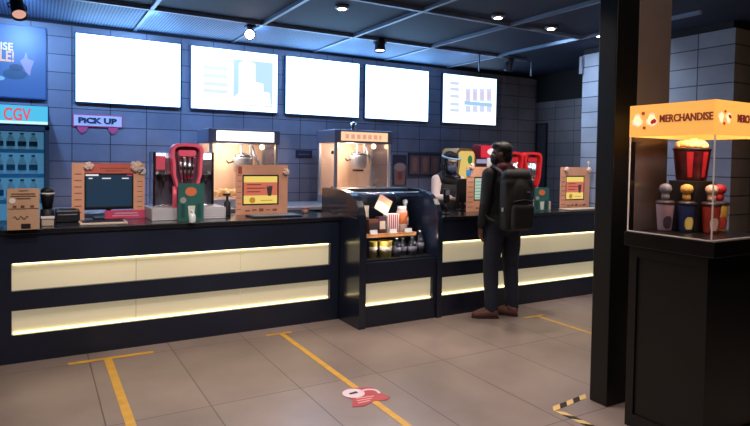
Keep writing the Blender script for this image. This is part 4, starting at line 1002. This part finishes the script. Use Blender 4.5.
def shoe(parent, heel, yaw, m, sole):
    R = Matrix.Translation(Vector(heel)) @ Euler((0, 0, yaw)).to_matrix().to_4x4()
    pr = [('c', R @ Vector((0, 0, .045)), .04, R @ Vector((0, .10, .045)), .042), ('c', R @ Vector((0, .10, .04)), .043, R @ Vector((-.005, .19, .034)), .036), ('c', R @ Vector((0, .005, .06)), .04, R @ Vector((0, .04, .085)), .038)]
    o = remesh(pr, .007, 5, 'shoe', m, parent, [((0, 0, .014), (0, 0, -1))])
    q = bmesh.new(); top = []; bot = []
    pts = [(-.036, -.03), (-.042, .05), (-.045, .13), (-.04, .19), (-.02, .225), (.01, .228), (.035, .20), (.045, .14), (.04, .05), (.034, -.03), (0, -.045)]
    for x, y in pts:
        v = R @ Vector((x, y, 0)); top.append(q.verts.new((v.x, v.y, .016))); bot.append(q.verts.new((v.x, v.y, .001)))
    q.faces.new(top); q.faces.new(bot[::-1])
    for i in range(len(pts)): q.faces.new((top[i], top[(i+1) % len(pts)], bot[(i+1) % len(pts)], bot[i]))
    bmesh.ops.recalc_face_normals(q, faces=q.faces[:])
    MB().merge(q).build('sole', sole, o, True)
    return o

# --- customer, seen from behind with a backpack
SKIN = mat('skin_tan', (100, 66, 53), .5, var=.06); SKIN2 = mat('skin_light', (226, 182, 160), .5, var=.05)
HAIRM = mat('black_hair', (13, 12, 14), .5, var=.3, vscale=60)
cu = thing('person', 'person in dark jacket and jeans standing at the counter with their back turned', 'person', (4.045, 4.37, 0), math.radians(-8))
hp, HPt, HR = head((-.02, .03, 1.63), math.radians(52), math.radians(-6))
lS, lE, lW = (-.188, -.015, 1.425), (-.246, -.05, 1.15), (-.238, .03, .905)
rS, rE, rW = (.195, -.015, 1.425), (.25, .03, 1.16), (.17, .24, 1.06)
body = hp+chain([(0, -.015, 1.44), (0, .0, 1.50), (0, .015, 1.58)], [.07, .058, .056])
body += [('e', (0, -.01, 1.30), (.165, .095, .17), None), ('e', (0, 0, 1.08), (.14, .085, .17), None), ('e', (0, -.01, .95), (.15, .095, .10), None)]
body += chain([(-.10, -.01, 1.43), lS, lE, lW], [.05, .05, .038, .025])+chain([(.10, -.01, 1.43), rS, rE, rW], [.05, .05, .038, .025])
lH, lK, lA = (-.095, 0, .93), (-.12, .025, .50), (-.125, -.015, .09)
rH, rK, rA = (.095, 0, .93), (.125, .04, .50), (.13, .0, .09)
body += chain([lH, lK, lA], [.075, .05, .035])+chain([rH, rK, rA], [.075, .05, .035])
body += [('c', lA, .034, (-.24, .06, .04), .03), ('c', rA, .034, (.06, .11, .04), .03)]
body += hand(lW, (-.02, .10, -.99), (.1, 1, 0), .7)+hand(rW, (-.45, .75, -.25), (-.7, -.3, .4), .35)
bo = remesh(body, .0065, 3, 'body', SKIN, cu)
eyes(HPt, cu)
hair = [('e', HPt(0, -.022, .042), (.083, .098, .088), (math.radians(-6), 0, math.radians(42))), ('e', HPt(0, -.052, -.02), (.076, .062, .078), (math.radians(-6), 0, math.radians(42))), ('e', HPt(0, .03, .088), (.066, .06, .042), (math.radians(-6), 0, math.radians(42)))]
remesh(hair, .007, 2, 'hair', HAIRM, cu)
JK = mat('navy_jacket', (20, 22, 32), .75, var=.18, vscale=14)
jk = [('e', (0, -.01, 1.30), (.205, .128, .185), None), ('e', (0, 0, 1.10), (.19, .125, .19), None), ('e', (0, 0, .97), (.195, .135, .14), None),
      ('c', (-.12, -.01, 1.425), .075, (.12, -.01, 1.425), .075)]
jk += chain([(-.12, -.01, 1.42), lS, lE, Vector(lW)+Vector((0, -.004, .02))], [.07, .072, .056, .043])+chain([(.12, -.01, 1.42), rS, rE, Vector(rW)+Vector((.02, -.03, .01))], [.07, .072, .056, .043])
jk += chain([(0, -.015, 1.46), (0, -.002, 1.505)], [.082, .074])
remesh(jk, .009, 5, 'jacket', JK, cu, [((0, 0, .855), (0, 0, -1))])
remesh([('c', (-.03, -.02, 1.50), .062, (.03, -.02, 1.50), .062), ('c', (-.02, .0, 1.52), .06, (.02, .0, 1.52), .06)], .007, 3, 'collar', mat('maroon_collar', (98, 34, 46), .7), cu, [((0, 0, 1.545), (0, 0, 1))])
TR = mat('dark_jeans', (26, 34, 54), .8, var=.22, vscale=10)
tr = [('e', (0, -.005, .93), (.18, .122, .12), None)]+chain([(-.09, 0, .90), (-.108, .01, .72), lK, (-.126, .0, .28), (-.126, -.012, .085)], [.105, .098, .078, .072, .066])
tr += chain([(.09, 0, .90), (.108, .015, .72), rK, (.128, .015, .28), (.13, .003, .085)], [.105, .098, .078, .072, .066])
remesh(tr, .009, 4, 'trousers', TR, cu, [((0, 0, .045), (0, 0, -1))])
SHM = mat('shoe_brown', (96, 62, 58), .55, var=.15); SOLE = mat('shoe_sole', (58, 44, 44), .7)
shoe(cu, (-.11, -.045, 0), math.radians(66), SHM, SOLE); shoe(cu, (.125, -.04, 0), math.radians(42), SHM, SOLE)
mk = remesh([('e', HPt(0, .050, -.05), (.064, .062, .054), (math.radians(-6), 0, math.radians(42)))], .006, 2, 'face_mask', mat('mask_dark', (26, 26, 34), .8), cu)
# --- the backpack on the customer's shoulders
bp = thing('backpack', 'black backpack worn by the customer at the counter', 'backpack', cu.location+Vector((-.035, -.03, .885)), math.radians(-8))
BPM = mat('backpack_black', (10, 10, 13), .65, var=.2, vscale=20)
remesh([('b', (-.16, .16, -.29, -.14, .01, .52), .05), ('c', (-.09, -.21, .53), .07, (.09, -.21, .53), .07), ('e', (0, -.255, .27), (.158, .085, .25), None)], .009, 6, 'main_bag', BPM, bp)
remesh([('b', (-.12, .12, -.36, -.28, .03, .27), .035)], .008, 4, 'front_pocket', mat('pocket_black', (12, 12, 16), .6, var=.15), bp)
m = MB(); m.tube([(-.115, -.338, .30), (0, -.345, .315), (.115, -.338, .30)], .006, 6); m.rod((.11, -.342, .30), (.118, -.362, .25), .004); m.build('zipper', mat('zip_grey', (70, 72, 80), .3, .8), bp, True)
MB().box(.04, .075, -.342, -.325, .38, .392).build('logo_patch', mat('patch_grey', (90, 92, 104), .5), bp, True)
MB().tube([(-.03, -.19, .545), (-.025, -.185, .60), (.025, -.185, .60), (.03, -.19, .545)], .009).build('grab_handle', BPM, bp, True)
for s in (-1, 1):
    MB().tube([(s*.09, -.17, .50), (s*.115, -.095, .585), (s*.125, .0, .625), (s*.13, .09, .575), (s*.14, .145, .46), (s*.155, .13, .33), (s*.19, .05, .22), (s*.205, -.06, .12), (s*.15, -.17, .07)], .024, 8, flat=.5).build('shoulder_strap', BPM, bp, True)
MB().box(-.178, -.168, -.25, -.235, .20, .235).build('side_buckle', mat('buckle_white', (190, 190, 195), .4), bp, True)

# --- cashier behind the counter
p = AY(447.5, 205, 5.56)
ca = thing('person', 'person in black headscarf, clear face shield and black vest behind the counter', 'person', (p.x, 5.56, 0), math.radians(172))
cyaw = math.radians(2)
hc = (-.0, .055, 1.535)
hp, CPt, CR = head(hc, cyaw, math.radians(-14))
# local +y faces the counter; image right is local -x
lS, lE, lW = (-.158, 0, 1.335), (-.225, .08, 1.13), (-.06, .24, 1.20)
rS, rE, rW = (.158, 0, 1.335), (.215, .09, 1.12), (.05, .28, 1.12)
body = hp+chain([(0, 0, 1.36), (0, .02, 1.42), (0, .035, 1.48)], [.06, .05, .05])
body += [('e', (0, 0, 1.22), (.14, .09, .16), None), ('e', (0, 0, 1.02), (.12, .08, .16), None), ('e', (0, 0, .90), (.15, .1, .1), None)]
body += chain([(-.08, 0, 1.35), lS, lE, lW], [.045, .045, .034, .022])+chain([(.08, 0, 1.35), rS, rE, rW], [.045, .045, .034, .022])
body += chain([(-.085, 0, .88), (-.09, .02, .48), (-.09, -.01, .08)], [.075, .05, .034])+chain([(.085, 0, .88), (.09, .02, .48), (.09, -.01, .08)], [.075, .05, .034])
body += [('c', (-.09, -.01, .05), .034, (-.10, .15, .035), .028), ('c', (.09, -.01, .05), .034, (.10, .15, .035), .028)]
body += hand(lW, (.6, .5, -.25), (.3, -.2, .9), .5, .92)+hand(rW, (-.6, .5, -.2), (-.3, -.2, .9), .6, .92)
remesh(body, .0065, 3, 'body', SKIN2, ca); eyes(CPt, ca)
BLK = mat('headscarf_black', (14, 14, 20), .85, var=.2, vscale=20)
re_ = (math.radians(-14), 0, cyaw)
hj = [('e', CPt(0, -.038, .03), (.092, .092, .105), re_), ('e', CPt(0, -.055, -.06), (.09, .082, .10), re_), ('c', CPt(0, -.02, -.12), .085, (0, .0, 1.34), .13), ('e', (0, .05, 1.33), (.12, .08, .08), None), ('e', CPt(0, .025, .098), (.070, .066, .03), re_)]
for s in (-1, 1): hj += [('c', CPt(s*.072, .012, .05), .022, CPt(s*.072, .010, -.07), .024), ('c', CPt(s*.072, .010, -.07), .024, CPt(0, .028, -.125), .028)]
remesh(hj, .007, 4, 'headscarf', BLK, ca)
SHT = mat('white_shirt', (206, 190, 192), .8, var=.06)
sh = [('e', (0, 0, 1.21), (.165, .108, .17), None), ('e', (0, 0, 1.0), (.15, .1, .2), None), ('e', (0, 0, .90), (.165, .115, .1), None), ('c', (-.1, 0, 1.34), .06, (.1, 0, 1.34), .06)]
sh += chain([(-.1, 0, 1.34), lS, lE, Vector(lW)+Vector((-.05, -.06, .005))], [.056, .058, .05, .04])+chain([(.1, 0, 1.34), rS, rE, Vector(rW)+Vector((.05, -.06, .005))], [.056, .058, .05, .04])
remesh(sh, .008, 4, 'shirt', SHT, ca, [((0, 0, .86), (0, 0, -1))])
vs = [('e', (0, .004, 1.19), (.166, .122, .18), None), ('e', (0, .004, .99), (.164, .118, .2), None), ('c', (-.10, .0, 1.342), .072, (.10, 0, 1.342), .072)]
remesh(vs, .008, 4, 'vest', mat('vest_black', (20, 20, 27), .75, var=.15), ca, [((0, 0, .87), (0, 0, -1))])
tr = [('e', (0, 0, .88), (.172, .12, .1), None)]+chain([(-.085, 0, .86), (-.09, .02, .48), (-.09, -.01, .085)], [.1, .075, .06])+chain([(.085, 0, .86), (.09, .02, .48), (.09, -.01, .085)], [.1, .075, .06])
remesh(tr, .009, 4, 'trousers', mat('trousers_black', (20, 20, 24), .8), ca, [((0, 0, .05), (0, 0, -1))])
for s in (-1, 1): shoe(ca, (s*.09, -.05, 0), math.radians(-4*s), mat('shoe_black', (20, 20, 22), .4), SOLE)
remesh([('e', CPt(0, .050, -.05), (.060, .058, .052), re_)], .006, 2, 'face_mask', mat('mask_pale', (190, 196, 215), .8), ca)
# clear visor: a curved sheet held by a pale blue brow band
q = bmesh.new(); rows = []
for k in range(7):
    z = .07-.21*k/6; rows.append([q.verts.new(CPt(.105*math.sin(a_), -.01+.145*math.cos(a_)-.01*k/6*0, z)) for a_ in [(-1.15+2.3*i/16) for i in range(17)]])
for A, B in zip(rows, rows[1:]):
    for i in range(16): q.faces.new((A[i], A[i+1], B[i+1], B[i]))
bmesh.ops.solidify(q, geom=q.faces[:], thickness=.002)
fs_ = MB().merge(q, True).build('face_shield', glass('visor_sheet', (226, 236, 250), .16, .08), ca, True)
m = MB(); m.tube([CPt(.098*math.sin(a_), -.012+.132*math.cos(a_), .072) for a_ in [(-1.9+3.8*i/20) for i in range(21)]], .011, 8); m.build('brow_band', mat('band_blue', (150, 190, 226), .5), ca, True)

# ----------------------------------------------------------------- light
# bluish light of the lit screens in the room (the screens themselves are emissive); faint room ambience
w = bpy.data.worlds.new('room_ambience'); SC.world = w; w.use_nodes = True
w.node_tree.nodes['Background'].inputs[0].default_value = (.20, .30, .55, 1); w.node_tree.nodes['Background'].inputs[1].default_value = .05
SC.view_settings.view_transform = 'Standard'; SC.view_settings.look = 'None'
SC.view_settings.exposure = .65; SC.view_settings.gamma = 1; SC.view_settings.use_curve_mapping = False
